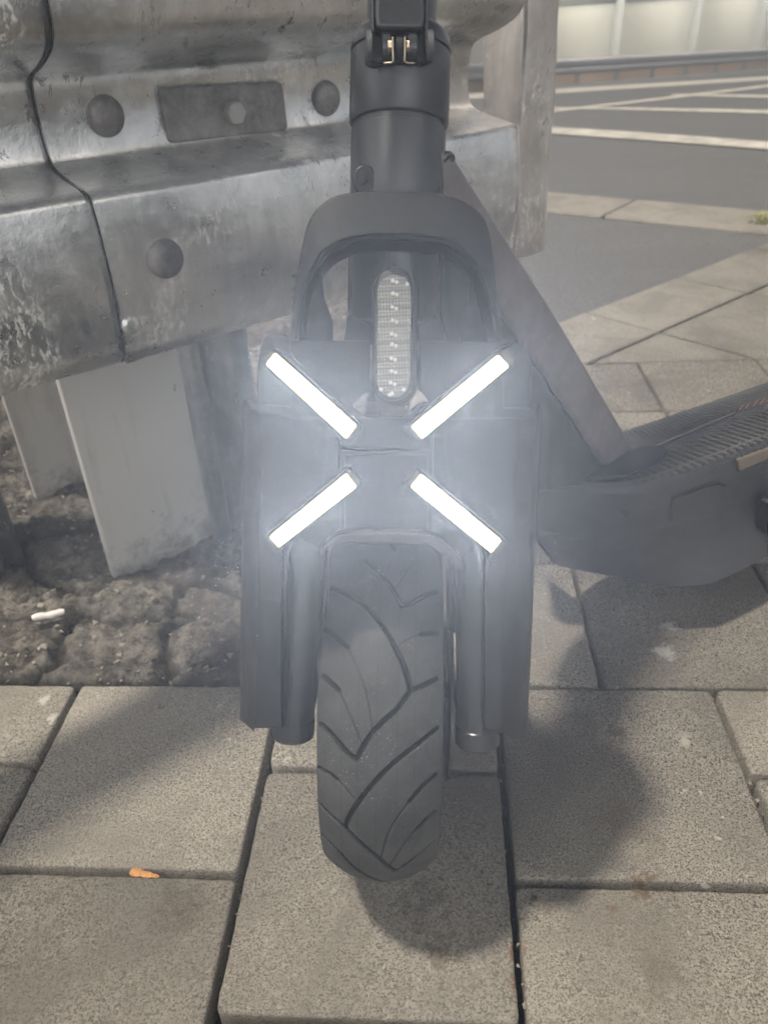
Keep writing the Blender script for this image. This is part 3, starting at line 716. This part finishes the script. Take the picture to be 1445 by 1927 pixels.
v2, f2 = lathe(rimp, WM); wheel = mesh('wheel', v2, f2, M['rim'], sc, smooth=35)
def sub(o, parent):            # make o a child of a part (world geometry is already baked relative to the scooter base)
    o.parent = parent
    return o
def part(name, V_, F_, m_, **kw): return mesh(name, V_, F_, m_, sc, **kw)
ty_o = part('tyre', V_, F_, M['tyre'], smooth=60); sub(ty_o, wheel)
at = ty_o.data.attributes.new('groove', 'FLOAT', 'POINT'); at.data.foreach_set('value', np.array(gv, dtype=np.float32))
v2, f2 = lathe([(44, 62), (46, 62), (46, 22), (44, 22), (44, 62)], WM); sub(part('brake_disc', v2, f2, M['disc'], smooth=35), wheel)
mb = MB(); ax0 = np.array(WM @ Vector((-.085, 0, .127))); ax1 = np.array(WM @ Vector((.085, 0, .127))); mb.tube([ax0, ax1], .0065, 16); mb.build('axle', M['rim'], sc)

# ---- tilted planes of the front assembly
TAU = math.radians(22); FNR = np.array([0, -math.cos(TAU), math.sin(TAU)])
Q0 = np.array([0, -.047, .345])
def fp(px, py, off=0.0): return hit(px, py, Q0+FNR*off, FNR)
def slab(name, pts, off, th, m_, bevel=.001, parent=None, smooth_n=0, seg=3):
    P = [fp(x, y, off) for x, y in pts]; mb = MB(); mb.prism(P, -FNR*th)
    return mb.build(name, m_, sc, bevel=bevel, seg=seg) if parent is None else sub(mb.build(name, m_, sc, bevel=bevel, seg=seg), parent)
def sp2(pts, n=4): return [tuple(q) for q in spline(pts, n)]

# arch over the front
outer = sp2([(545, 640), (552, 560), (568, 465), (583, 411), (616, 376), (659, 362), (752, 358), (829, 365), (876, 380), (911, 411), (926, 465), (936, 560), (946, 640)], 5)
inner = sp2([(552, 640), (560, 590), (571, 543), (585, 505), (610, 472), (648, 450), (690, 442), (752, 440), (829, 447), (863, 462), (893, 490), (915, 530), (931, 590), (941, 640)], 5)
inner2 = sp2([(561, 640), (568, 592), (579, 548), (594, 514), (619, 482), (655, 462), (692, 454), (752, 452), (829, 459), (858, 473), (885, 498), (906, 535), (923, 592), (933, 640)], 5)
n_ = len(outer)
def ring_sheet(A, B, offA, offB, name, m_, th, bevel=.0012, parent=None):
    kk = max(len(A), len(B)); 
    def res(P, k_):
        P = np.array(P); s_ = np.concatenate([[0], np.cumsum(np.hypot(*np.diff(P, axis=0).T))]); t = np.linspace(0, s_[-1], k_)
        return np.stack([np.interp(t, s_, P[:, 0]), np.interp(t, s_, P[:, 1])], -1)
    A, B = res(A, kk), res(B, kk); Vv = []
    for a, b in zip(A, B): Vv += [fp(*a, offA), fp(*b, offB), fp(*b, offB)-FNR*th, fp(*a, offA)-FNR*th]
    Ff = []
    for i in range(kk-1):
        for j in range(4): Ff.append((4*i+j, 4*i+(j+1) % 4, 4*i+4+(j+1) % 4, 4*i+4+j))
    Ff += [(0, 1, 2, 3), (4*kk-4, 4*kk-3, 4*kk-2, 4*kk-1)]
    o = part(name, Vv, Ff, m_, bevel=bevel)
    if parent: sub(o, parent)
    return o
arch = ring_sheet(outer, inner, -.006, .001, 'lamp_arch', M['plastic'], .045, .002)
ring_sheet(inner, inner2, -.001, -.003, 'arch_rim', M['plastic'], .040, .0008, arch)
# cheeks inside the arch
slab('cheek_panel', [(560, 520), (590, 488), (603, 470), (604, 500), (610, 560), (627, 605), (627, 650), (553, 650)], -.030, .004, M['plastic'], .001, arch)
slab('cheek_panel', [(935, 560), (915, 500), (890, 478), (884, 520), (880, 570), (866, 605), (866, 650), (944, 650)], -.034, .004, M['plastic'], .001, arch)
# crown plate with a V notch for the reflector
crown = slab('crown_plate', [(545, 640), (697, 641), (697, 738), (686, 741), (662, 763), (683, 783), (765, 783), (776, 770), (796, 757), (808, 757), (795, 739), (788, 735), (788, 641), (948, 645),
      (948, 788), (815, 788), (815, 1000), (640, 1000), (640, 788), (546, 788)], -.014, .014, M['plastic'], .0012)
for pts in ([(640, 786), (812, 786), (812, 846), (640, 846)], [(648, 856), (806, 856), (806, 1004), (648, 1004)]): slab('front_cover', pts, -.011, .006, M['plastic'], .0022, crown)
slab('front_cover', [(640, 848), (812, 848), (812, 855), (640, 855)], -.0125, .004, M['black'], .0005, crown)
mb = MB(); e = fp(816, 872, -.004)
# shoulders
for pts in ([(482, 768), (482, 700), (487, 655), (494, 633), (510, 626), (546, 628), (560, 700), (560, 780)], [(944, 648), (975, 645), (996, 650), (1003, 690), (1001, 776), (930, 776)]):
    slab('shoulder', pts, -.016, .055, M['plastic'], .004)
# suspension covers, faceted
def cover(rows, name):
    k_ = len(rows[0]); Vv = []; 
    for r_ in rows:
        for x, y, o_ in r_: Vv.append(fp(x, y, o_))
    n0_ = len(Vv)
    for r_ in rows:
        for x, y, o_ in r_: Vv.append(fp(x, y, o_)-FNR*.010)
    Ff = []
    for i in range(len(rows)-1):
        for j in range(k_-1):
            a = i*k_+j; Ff.append((a, a+1, a+1+k_, a+k_)); Ff.append((n0_+a, n0_+a+k_, n0_+a+1+k_, n0_+a+1))
    for j in range(k_-1): Ff.append((j, j+n0_, j+1+n0_, j+1)); b = (len(rows)-1)*k_+j; Ff.append((b, b+1, b+1+n0_, b+n0_))
    for i in range(len(rows)-1): a = i*k_; Ff.append((a, a+k_, a+k_+n0_, a+n0_)); b = a+k_-1; Ff.append((b, b+n0_, b+k_+n0_, b+k_))
    return part(name, Vv, Ff, M['plastic'], bevel=.0009)
cl = cover([[(458, 752, -.052), (463, 757, -.038), (472, 766, -.026), (490, 770, -.018), (560, 774, -.017), (612, 779, -.018), (640, 784, -.022)],
       [(457, 850, -.052), (462, 850, -.038), (473, 850, -.026), (491, 850, -.018), (560, 850, -.016), (612, 850, -.017), (636, 850, -.024)],
       [(456, 950, -.052), (461, 950, -.038), (475, 950, -.026), (490, 950, -.017), (550, 950, -.016), (602, 950, -.018), (616, 950, -.026)],
       [(455, 1038, -.052), (460, 1040, -.036), (476, 1040, -.024), (488, 1040, -.016), (531, 1042, -.016), (534, 1042, -.024), (546, 1042, -.026)],
       [(453, 1200, -.052), (458, 1200, -.036), (475, 1200, -.024), (487, 1200, -.015), (530, 1200, -.015), (533, 1200, -.024), (546, 1200, -.026)],
       [(452, 1357, -.052), (462, 1364, -.036), (477, 1378, -.024), (481, 1371, -.015), (530, 1371, -.015), (533, 1371, -.024), (546, 1371, -.026)]], 'suspension_cover')
cr = cover([[(1017, 763, -.052), (1010, 768, -.038), (1000, 776, -.026), (980, 777, -.018), (905, 778, -.017), (842, 781, -.018), (812, 786, -.022)],
       [(1014, 850, -.052), (1008, 850, -.038), (998, 850, -.026), (975, 850, -.018), (900, 850, -.016), (842, 850, -.017), (818, 850, -.024)],
       [(1010, 950, -.052), (1004, 950, -.038), (992, 950, -.026), (968, 950, -.017), (905, 950, -.016), (852, 950, -.018), (838, 950, -.026)],
       [(1006, 1040, -.052), (1000, 1040, -.036), (985, 1040, -.024), (958, 1040, -.016), (912, 1042, -.016), (909, 1042, -.024), (895, 1042, -.026)],
       [(1000, 1200, -.052), (994, 1200, -.036), (975, 1200, -.024), (945, 1200, -.015), (911, 1200, -.015), (908, 1200, -.024), (895, 1200, -.026)],
       [(991, 1380, -.052), (980, 1388, -.036), (966, 1395, -.024), (942, 1380, -.015), (910, 1373, -.015), (907, 1371, -.024), (895, 1371, -.026)]], 'suspension_cover')
for pts in ([(466, 752), (484, 760), (540, 765), (640, 776), (640, 792), (540, 783), (484, 778), (468, 770)], [(1009, 758), (1001, 772), (985, 768), (900, 767), (812, 778), (812, 794), (900, 785), (985, 788), (1003, 790), (1010, 778)]):
    slab('cover_lip', pts, -.0135, .010, M['plastic'], .0018, cl if pts[0][0] < 700 else cr)
# suspension cylinders
for a, b, nm in (((574, 1000), (549, 1386), 0), ((897, 1000), (898, 1402), 1)):
    A3, B3 = fp(*a, -.036), fp(*b, -.036); d = (B3-A3); r_ = .0128
    mb = MB(); mb.tube([A3, A3+d*.90, A3+d*.905, A3+d*.985, B3], [r_, r_, r_*1.05, r_*1.05, r_*.9], 40); cy_ = mb.build('suspension_cylinder', M['stem'], sc, smooth=35)
    # swing arm to the axle
    sx = -.060 if nm == 0 else .060
    Ae = np.array(WM @ Vector((sx, 0, .127))); mb = MB(); mb.tube([A3+d*.93-FNR*.004, (A3+d*.9+Ae)/2+np.array([0, 0, -.004]), Ae], [.010, .011, .013], 18); mb.build('swing_arm', M['rim'], sc)
# steel fork legs behind the covers
for x_ in (590, 868):
    mb = MB(); mb.tube([fp(x_, 800, -.040), fp(x_+(-2 if x_ < 700 else 2), 1180, -.052)], .010, 18); mb.build('fork_leg', M['rim'], sc)
# fender: front shell, lip and curved blade over the tyre
fe = slab('fender', [(590, 820), (640, 820), (640, 900), (815, 900), (815, 820), (866, 820), (866, 960), (905, 1012), (874, 1052), (862, 1052), (824, 1014), (797, 1003), (650, 1003), (624, 1014), (604, 1036), (560, 1012), (585, 960)], -.0195, .030, M['plastic'], .002)
lip_o = [(603, 1038), (613, 1024), (625, 1015), (650, 1004), (720, 1002), (797, 1004), (824, 1016), (848, 1035), (872, 1058), (874, 1072)]
lip_i = [(603, 1047), (614, 1037), (626, 1031), (650, 1025), (720, 1024), (797, 1025), (818, 1037), (842, 1052), (862, 1068), (872, 1076)]
o = ring_sheet(sp2(lip_o, 4), sp2(lip_i, 4), -.002, -.005, 'fender_lip', M['gloss'], .028, .0016, fe)
Vv = []; Ff = []
for i in range(14):
    a = math.radians(88+i*7.5); R1 = .152
    for j in range(9):
        t = (j-4)/4; rr2 = R1-.020*abs(t)**2.6; Vv.append(tuple(WM @ Vector((t*.044, -rr2*math.cos(a), .127+rr2*math.sin(a)))))
for i in range(13):
    for j in range(8): Ff.append((i*9+j, i*9+j+1, (i+1)*9+j+1, (i+1)*9+j))
o = sub(part('mudguard_blade', Vv, Ff, M['plastic'], smooth=60), fe); s_ = o.modifiers.new('s', 'SOLIDIFY'); s_.thickness = .003
# reflector
def stadium(cx_, y0, y1, hw, skew=0, n=14):
    P = []; 
    for i in range(n+1): a = math.pi*i/n; P.append((cx_+hw*math.cos(a)+skew, y0+hw-hw*math.sin(a)))
    for i in range(n+1): a = math.pi*i/n; P.append((cx_-hw*math.cos(a)-skew, y1-hw+hw*math.sin(a)))
    return P
slab('reflector_mount', stadium(743, 503, 766, 43, 0), -.004, .020, M['plastic'], .003)
refl = slab('reflector', stadium(741, 511, 755, 35.5, 1), -.0012, .010, M['black'], .0012)
slab('lens', stadium(741, 516, 748, 32, 1), .0004, .004, M['reflector'], .0008, refl)
mb = MB()
for i, y in enumerate((528, 552, 578, 603, 628, 648, 674, 698, 720)):
    for dx in (-3.5, 4.0):
        c = fp(741+dx-.02*(y-630)+(.5 if i % 2 else -.5), y+(3 if dx > 0 else 0), .0006); mb.tube([c-FNR*.001, c+FNR*.0003, c+FNR*.0007], [.0011, .0010, .0004], 10)
for x, y in ((766, 535), (760, 733), (733, 743), (738, 741), (717, 733)): c = fp(x, y, .0006); mb.tube([c-FNR*.001, c+FNR*.0003, c+FNR*.0007], [.0011, .0010, .0004], 10)
sub(mb.build('beads', M['bead'], sc, smooth=60), refl)
mb = MB(); mb.tube([fp(714, 752, -.010), fp(715, 783, -.012)], .0014, 8); mb.build('cable', M['black'], sc)
# ---- the four lit bars
def grow(P, e0, e1, wdt):       # P: outer-left, outer-right, inner-right, inner-left corners
    P = [np.array(q, float) for q in P]; ax = ((P[2]+P[3])-(P[0]+P[1]))/2; ax /= np.linalg.norm(ax); nx = np.array([-ax[1], ax[0]])
    sg = 1 if (P[1]-P[0])@nx > 0 else -1
    return [tuple(q) for q in (P[0]-ax*e0-nx*sg*wdt, P[1]-ax*e0+nx*sg*wdt, P[2]+ax*e1+nx*sg*wdt, P[3]+ax*e1-nx*sg*wdt)]
bars = [[(518, 666), (502, 686), (651, 824), (669, 801)], [(938, 670), (956, 690), (795, 824), (776, 803)],
        [(509, 1011), (525, 1029), (669, 917), (651, 894)], [(941, 1017), (924, 1039), (775, 917), (793, 895)]]
ZB = FNR
for i, bpts in enumerate(bars):
    housing = slab('light_bar', grow(bpts, 14, 16, 7), .001, .016, M['plastic'], .0015)
    slab('cover_end', grow(bpts, 10 if i != 1 else 20, 11, 1.5), .0022, .003, M['clearled'], .0006, housing)
    slab('lit_strip', grow(bpts, 1.5, 1.5, 1.1), .0042, .0035, M['led'], .0008, housing)
    P = [fp(x, y, .0050) for x, y in bpts]; c = sum(P)/4; axv = Vector(tuple((P[2]+P[3]-P[0]-P[1])/2)); L_ = axv.length; xv = axv.normalized()
    zv = Vector(tuple(-FNR))                       # area lamps shine along -Z
    ld = bpy.data.lights.new('bar_light', 'AREA'); ld.shape = 'RECTANGLE'; ld.size = L_*.985; ld.size_y = .0058; ld.energy = .80; ld.color = (.96, .975, 1); ld.spread = math.radians(100)
    lo = bpy.data.objects.new('bar_light', ld); COL.objects.link(lo); zz = -Vector(tuple(FNR))*-1; yv = zz.cross(xv)
    zz = zz.normalized(); zdir = -(-zz)
    # local -Z must point along +FNR
    Zl = -Vector(tuple(FNR)); Yl = Zl.cross(xv)
    mw = Matrix(((xv.x, Yl.x, Zl.x, c[0]), (xv.y, Yl.y, Zl.y, c[1]), (xv.z, Yl.z, Zl.z, c[2]), (0, 0, 0, 1)))
    lo.parent = sc; lo.matrix_parent_inverse = Matrix.Translation(-Vector(sc.location)); lo.matrix_basis = mw
# ---- steering column
AX0 = hit(740, 590, np.array([0, .044, 0]), np.array([0, 1.0, 0])); AX1 = hit(756, 40, np.array([0, .109, 0]), np.array([0, 1.0, 0]))
AD = (AX1-AX0)/np.linalg.norm(AX1-AX0); AF = np.array([0, -1.0, 0]); AF = AF-AD*(AF@AD); AF /= np.linalg.norm(AF); AS = np.cross(AD, AF); AS = AS if AS[0] > 0 else -AS
def proj(P): d = P-CAM; z = d@_f; return PW/2+FPX*(d@RIGHT)/z, PH/2-FPX*(d@UP)/z
def s_at(y, r_):
    lo_, hi_ = -.2, .5
    for _ in range(40):
        mid = (lo_+hi_)/2
        if proj(AX0+AD*mid+AF*r_)[1] > y: lo_ = mid
        else: hi_ = mid
    return lo_
def lathe_ax(name, pr, m_, seg=72, **kw):
    Vv = []; Ff = []; k_ = len(pr)
    for i in range(seg):
        a = 2*math.pi*i/seg; d_ = AF*math.cos(a)+AS*math.sin(a)
        for s_, r_ in pr: Vv.append(AX0+AD*s_+d_*r_)
    for i in range(seg):
        for j in range(k_-1): Ff.append((i*k_+j, i*k_+j+1, ((i+1) % seg)*k_+j+1, ((i+1) % seg)*k_+j))
    return part(name, Vv, Ff, m_, smooth=40, **kw)
rt, rc = .0272, .0284
sc_b = s_at(203, rc); sc_t = s_at(12, rc); seam = s_at(62, rc); sb = s_at(596, rt)
ht = lathe_ax('head_tube', [(sb-.002, .0), (sb-.002, rt-.006), (sb, rt-.002), (sb+.003, rt), (sc_b-.004, rt), (sc_b-.0035, rt-.0012), (sc_b+.001, rt-.0012), (sc_b+.001, 0)], M['stem'])
lathe_ax('collar', [(sc_b, rc-.0025), (sc_b, rc-.0006), (sc_b+.0008, rc), (seam-.0009, rc), (seam-.0005, rc-.0012), (seam+.0005, rc-.0012), (seam+.0009, rc), (sc_t-.010, rc+.0002), (sc_t-.005, rc-.001), (sc_t-.0015, rc-.004), (sc_t, rc-.008), (sc_t, 0)], M['stem'])
lathe_ax('stem', [(sc_t-.01, .0195), (sc_t+.50, .0195), (sc_t+.50, 0)], M['stem'])
def ap(px, py, off): return hit(px, py, AX0+AF*off, AF)
def aslab(name, pts, off, th, m_, bevel=.001, parent=None):
    mb = MB(); mb.prism([ap(x, y, off) for x, y in pts], -AF*th); o = mb.build(name, m_, sc, bevel=bevel)
    if parent: sub(o, parent)
    return o
hinge = aslab('folding_hinge', [(696, -60), (697, 55), (688, 78), (687, 103), (693, 115), (704, 119), (800, 119), (809, 110), (815, 97), (815, 75), (803, 58), (800, -60)], .031, .016, M['black'], .003)
aslab('latch_lever', [(706, -90), (798, -90), (799, 30), (796, 54), (709, 53), (706, 30)], .041, .010, M['stem'], .0022, hinge)
for sgn, pts in ((0, [(699, -60), (705, -60), (705, 60), (700, 58)]), (1, [(799, -60), (804, -60), (806, 60), (802, 110), (799, 60)])): aslab('hinge_cheek', pts, .038, .010, M['stem'], .0012, hinge)
def barrel(x0_, x1_, y, r_, off, name, m_): mb = MB(); A3, B3 = ap(x0_, y, off), ap(x1_, y, off); mb.tube([A3, A3+(B3-A3)*.06, B3-(B3-A3)*.06, B3], [r_*.9, r_, r_, r_*.9], 28); return sub(mb.build(name, m_, sc, smooth=40), hinge)
barrel(718, 735, 91, .0072, .034, 'knuckle', M['stem']); barrel(744, 757, 90, .0058, .034, 'knuckle', M['plastic']); barrel(766, 784, 91, .0072, .034, 'knuckle', M['stem'])
barrel(689, 700, 88, .0078, .033, 'knuckle', M['gloss']); barrel(801, 814, 88, .0078, .033, 'knuckle', M['gloss'])
for x_, sx in ((739, -1), (762, 1)):
    mb = MB(); mb.tube([ap(x_, 70, .0425), ap(x_, 90, .0435), ap(x_-sx*1, 114, .0425), ap(x_+sx*2, 118, .0420), ap(x_+sx*17, 119, .0415)], .00055, 8)
    for t in range(3): mb.tube([ap(x_+sx*(3+t*2.2), 78, .041), ap(x_+sx*(3+t*2.2), 90, .0425), ap(x_+sx*(3+t*2.2), 96, .041)], .0006, 8)
    sub(mb.build('spring', M['gold'], sc, smooth=60), hinge)
# cable port boss on the head tube
P = [(686+23*math.cos(a), 337+29*math.sin(a)) for a in np.linspace(0, 2*math.pi, 28, endpoint=False)]
boss = aslab('cable_port', P, .0235, .012, M['black'], .0015)
P = [(683+8*math.cos(a), 334+12*math.sin(a)) for a in np.linspace(0, 2*math.pi, 20, endpoint=False)]; aslab('port_plug', P, .0245, .004, M['plastic'], .0006, boss)
# bracket under the head tube
slab('bracket', [(652, 590), (828, 590), (834, 612), (845, 650), (640, 650), (648, 630)], -.055, .030, M['rim'], .003)
# ---- neck, deck: frame points back along its own heading
DTH = math.radians(62); DD = np.array([math.sin(DTH), math.cos(DTH), 0]); DN = np.array([math.cos(DTH), -math.sin(DTH), 0])
PB = on_z(1165, 868, .172)
PT = hit(838, 300, AX0+AD*s_at(300, 0.0)+AF*.012, np.array([0, 1.0, 0])); nk = np.cross(PT-PB, np.array([0, 0, 1.0])); NKN = nk/np.linalg.norm(nk); NKN = NKN if NKN@(CAM-PB) > 0 else -NKN
def np_(px, py, off=0.0): return hit(px, py, PB+NKN*off, NKN)
mb = MB(); mb.prism([np_(x, y) for x, y in ((833, 281), (850, 283), (1051, 600), (1204, 862), (1141, 880), (964, 615), (870, 470), (830, 400), (818, 300))], -NKN*.032)
neck = mb.build('neck', M['neck'], sc, bevel=.004)
mb = MB(); mb.prism([np_(x, y, -.005) for x, y in ((834, 380), (900, 500), (968, 606), (1150, 878), (1110, 912), (1000, 930), (925, 880), (850, 640))], -NKN*.024)
sub(mb.build('gusset', M['plastic'], sc, bevel=.003), neck)
mb = MB()
for i in range(11):
    t = i/10*math.pi; c = np_(845-7*math.cos(t), 297-7*math.sin(t)+2, .000); mb.tube([c-NKN*.003, c, c+NKN*.001], [.0022, .0021, .001], 10)
sub(mb.build('weld_bead', M['disc'], sc, smooth=70), neck)
# deck: rings between the top outline and the belly
near_t = [(985, 905), (1040, 912), (1100, 917), (1150, 918), (1190, 915), (1245, 900), (1300, 880), (1372, 854), (1445, 826)]
near_m = [(985, 990), (1040, 1000), (1100, 1008), (1150, 1008), (1200, 1003), (1255, 990), (1312, 970), (1380, 944), (1445, 915)]
near_b = [(1003, 1010), (1040, 1062), (1100, 1075), (1150, 1084), (1210, 1096), (1270, 1104), (1335, 1099), (1400, 1070), (1445, 1046)]
zt_, zm_, zb_ = .170, .118, .055
T3 = [on_z(x, y, zt_) for x, y in near_t]; M3 = [on_z(x, y, zm_) for x, y in near_m]; B3 = [on_z(x, y, zb_) for x, y in near_b]
def extend(L3, d, n, step=.06): 
    for i in range(n): L3.append(L3[-1]+d*step)
    return L3
dT = DD
for L3 in (T3, M3, B3): extend(L3, DD, 7)
farw = np.array([0.0]); 
FT = [on_z(1175, 806, zt_), on_z(1300, 763, zt_), on_z(1445, 714, zt_)]
far_line = FT[2]
def far_pt(q, z):          # the point straight across on the deck's far edge
    s_ = (q-far_line)@DD; c = far_line+DD*s_; front = min(0, (q-FT[0])@DD+.02); c = c+DN*(min(0.05, (front**2)*2.2)); return np.array([c[0], c[1], z])
rings = []
for a, b, c in zip(T3, M3, B3):
    F0 = far_pt(a, zt_); rings.append([a+DN*-.004, a+np.array([0, 0, -.004]), b+(a-b)*.82-np.array([0, 0, (a-b)[2]*.0]), b, b+(c-b)*.12-DN*.004, c+(b-c)*.25, c, far_pt(c, zb_)-DN*-.01, far_pt(b, zm_), F0+np.array([0, 0, -.005]), F0+DN*.005])
Vv = [q for R2_ in rings for q in R2_]; k_ = len(rings[0]); Ff = []
for i in range(len(rings)-1):
    for j in range(k_): Ff.append((i*k_+j, i*k_+(j+1) % k_, (i+1)*k_+(j+1) % k_, (i+1)*k_+j))
Ff += [tuple(range(k_)), tuple(range((len(rings)-1)*k_, len(rings)*k_))]
deck = part('deck', Vv, Ff, M['deckp'], smooth=50)
# rim line of the mat and the ribs
zr = zt_+.0012
def rib_lane(name, y_pts_near, y_pts_far, n, hgt=.0022, wd_=.0022):
    mb = MB(); Nn = [on_z(x, y, zr) for x, y in y_pts_near]; Fn = [on_z(x, y, zr) for x, y in y_pts_far]
    def along(P, t):
        s_ = [0]
        for a, b in zip(P[:-1], P[1:]): s_.append(s_[-1]+np.linalg.norm(b-a))
        x = t*s_[-1]; return np.array([np.interp(x, s_, [p_[i] for p_ in P]) for i in range(3)])
    for i in range(n):
        t = i/(n-1); a, b = along(Nn, t), along(Fn, t); d = b-a; L_ = np.linalg.norm(d)
        if L_ < .004: continue
        d /= L_; sdv = np.cross(d, [0, 0, 1]); mb.box((a+b)/2, d*L_/2, sdv*wd_/2, (0, 0, hgt/2))
    return sub(mb.build(name, M['mat'], sc, bevel=.0004), deck)
ext_n = [(1520, 783), (1640, 738)]; ext_f = [(1520, 745), (1640, 700)]
rib_lane('mat_ribs', [(1185, 908), (1222, 904), (1270, 893), (1323, 876), (1383, 851), (1430, 832), (1490, 808), (1540, 789), (1660, 742)], [(1172, 903), (1200, 891), (1225, 871), (1248, 851), (1299, 830), (1346, 811), (1400, 788), (1445, 768), (1560, 722)], 38)
rib_lane('mat_ribs', [(1216, 838), (1300, 804), (1370, 776), (1490, 730), (1620, 684)], [(1184, 813), (1252, 788), (1320, 765), (1445, 725), (1560, 687)], 52, .0012, .0016)
mb = MB(); mb.prism([on_z(x, y, zt_+.0006) for x, y in ((1213, 846), (1290, 814), (1382, 776), (1383, 778), (1291, 817), (1216, 849))], (0, 0, .0006)); sub(mb.build('centre_line', M['copper'], sc), deck)
mb = MB()
for c0 in ((1392, 768), (1404, 765), (1418, 761), (1432, 757), (1446, 752)):
    x, y = c0; mb.prism([on_z(a, b, zt_+.0006) for a, b in ((x-5, y+6), (x+3, y-6), (x+9, y-8), (x+1, y+4))], (0, 0, .0006))
sub(mb.build('red_print', M['red'], sc), deck)
mb = MB(); mb.prism([on_z(x, y, zt_) for x, y in ((1094, 910), (1128, 882), (1170, 862), (1206, 848), (1246, 848), (1256, 858), (1240, 874), (1190, 900), (1150, 910))], (0, 0, .007)); sub(mb.build('neck_base', M['plastic'], sc, bevel=.003), deck)
# mat edge bead
mb = MB(); mb.tube([q+np.array([0, 0, .0005])-DN*.006 for q in T3[2:]], .0013, 8); sub(mb.build('mat_edge', M['mat'], sc, smooth=60), deck)
# groove panel, bolts and amber reflector on the flank: planes follow the flank
def flank(px, py, off=0.0):
    A3 = on_z(1300, 880, zt_); B3_ = on_z(1312, 970, zm_); t = DD*1.0; nrm = np.cross(t, A3-B3_); nrm /= np.linalg.norm(nrm); nrm = nrm if nrm@(CAM-A3) > 0 else -nrm
    return hit(px, py, A3+nrm*off, nrm), nrm
def fslab(name, pts, off, th, m_, bevel=.0006):
    P = [flank(x, y, off)[0] for x, y in pts]; nn_ = flank(0, 0)[1]; mb = MB(); mb.prism(P, -nn_*th); return sub(mb.build(name, m_, sc, bevel=bevel), deck)
fslab('side_panel', [(1268, 938), (1330, 916), (1352, 911), (1366, 918), (1372, 935), (1366, 955), (1345, 970), (1290, 985), (1262, 985)], .0022, .006, M['deckp'], .0015)
fslab('groove', [(1268, 936), (1330, 913), (1352, 907), (1366, 912), (1362, 918), (1350, 913), (1330, 918), (1270, 940)], .0030, .004, M['black'], .0004)
P = [(1178+7*math.cos(a), 966+8*math.sin(a)) for a in np.linspace(0, 2*math.pi, 18, endpoint=False)]; fslab('screw', P, .0035, .004, M['black'], .0005)
fslab('side_reflector', [(1388, 866), (1445, 845), (1500, 825), (1500, 843), (1445, 864), (1392, 886)], .0050, .006, M['amber'], .0008)
# kickstand on the near side
mb = MB(); Kp = on_z(1452, 955, .10)+DN*.012; Kf = Kp+DN*.075+DD*.06; Kf[2] = .004
kb = MB(); kb.box(Kp-DN*.004, DD*.022, DN*.012, (0, 0, .018)); kick = kb.build('kickstand', M['black'], sc, bevel=.004)
mb.tube([Kp, Kp*.5+Kf*.5+np.array([0, 0, .006]), Kf], [.007, .006, .006], 16); sub(mb.build('stand_leg', M['stem'], sc, smooth=50), kick)
mb = MB()
for dx, dy in ((-12, -18), (-16, 6)): c = on_z(1448+dx, 960+dy, .10)+DN*.022; mb.tube([c-DN*.004, c, c+DN*.002], [.0045, .0045, .002], 14)
sub(mb.build('stand_bolt', M['disc'], sc, smooth=40), kick)
# rear wheel and mudguard, beyond the right edge of the photo
tail = T3[-1]; wc = tail+DD*.10+DN*-.05; RW = Matrix(((DN[0], -DD[0], 0, wc[0]), (DN[1], -DD[1], 0, wc[1]), (0, 0, 1, 0), (0, 0, 0, 1)))
v2, f2 = lathe(rimp, RW); rw = mesh('wheel', v2, f2, M['rim'], sc, smooth=35)
v2, f2 = lathe([(-20, 82), (-31, 88), (-36, 100), (-34, 112), (-22, 122), (0, 127), (22, 122), (34, 112), (36, 100), (31, 88), (20, 82)], RW, 96); sub(part('tyre', v2, f2, M['tyre'], smooth=60), rw)
Vv = []; Ff = []
for i in range(12):
    a = math.radians(-10+i*12)+math.radians(50)
    for j in range(5): t = (j-2)/2; r_ = .145-.012*t*t; Vv.append(tuple(RW @ Vector((t*.042, -r_*math.cos(a), .127+r_*math.sin(a)))))
for i in range(11):
    for j in range(4): Ff.append((i*5+j, i*5+j+1, (i+1)*5+j+1, (i+1)*5+j))
o = part('rear_mudguard', Vv, Ff, M['plastic'], smooth=60); s_ = o.modifiers.new('s', 'SOLIDIFY'); s_.thickness = .003
for sgn in (-1, 1):
    mb = MB(); c = wc+DN*.055*sgn+np.array([0, 0, .127]); d0 = tail+DN*(-.05+.055*sgn)+np.array([0, 0, -.05]); mb.tube([d0-DD*.05, c], .011, 14); mb.build('rear_arm', M['plastic'], sc)
# handlebar above the frame
top = AX0+AD*(sc_t+.50); hbv = np.array([1.0, .04, .03]); hbv /= np.linalg.norm(hbv)
mb = MB(); mb.tube([top-hbv*.26, top+hbv*.26], .013, 18); hb = mb.build('handlebar', M['stem'], sc, smooth=50)
for s_ in (-1, 1): mb = MB(); mb.tube([top+hbv*.17*s_, top+hbv*.285*s_], .0165, 18); sub(mb.build('grip', M['mat'], sc, smooth=50), hb)

# ================================================================== thin haze added to imitate lens glare around the light bars
hz = MB(); hz.prism([(-61, -61, -8), (61, -61, -8), (61, 61, -8), (-61, 61, -8)], (0, 0, 12))
me = bpy.data.materials.new('glare_haze'); me.use_nodes = True; t = me.node_tree; t.nodes.clear()
out = t.nodes.new('ShaderNodeOutputMaterial'); pv = t.nodes.new('ShaderNodeVolumePrincipled')
pv.inputs['Color'].default_value = (.80, .88, 1, 1); pv.inputs['Density'].default_value = .0165; pv.inputs['Anisotropy'].default_value = .64
t.links.new(pv.outputs[0], out.inputs['Volume'])
o = hz.build('haze', me, smooth=0); tag(o, kind='stuff')
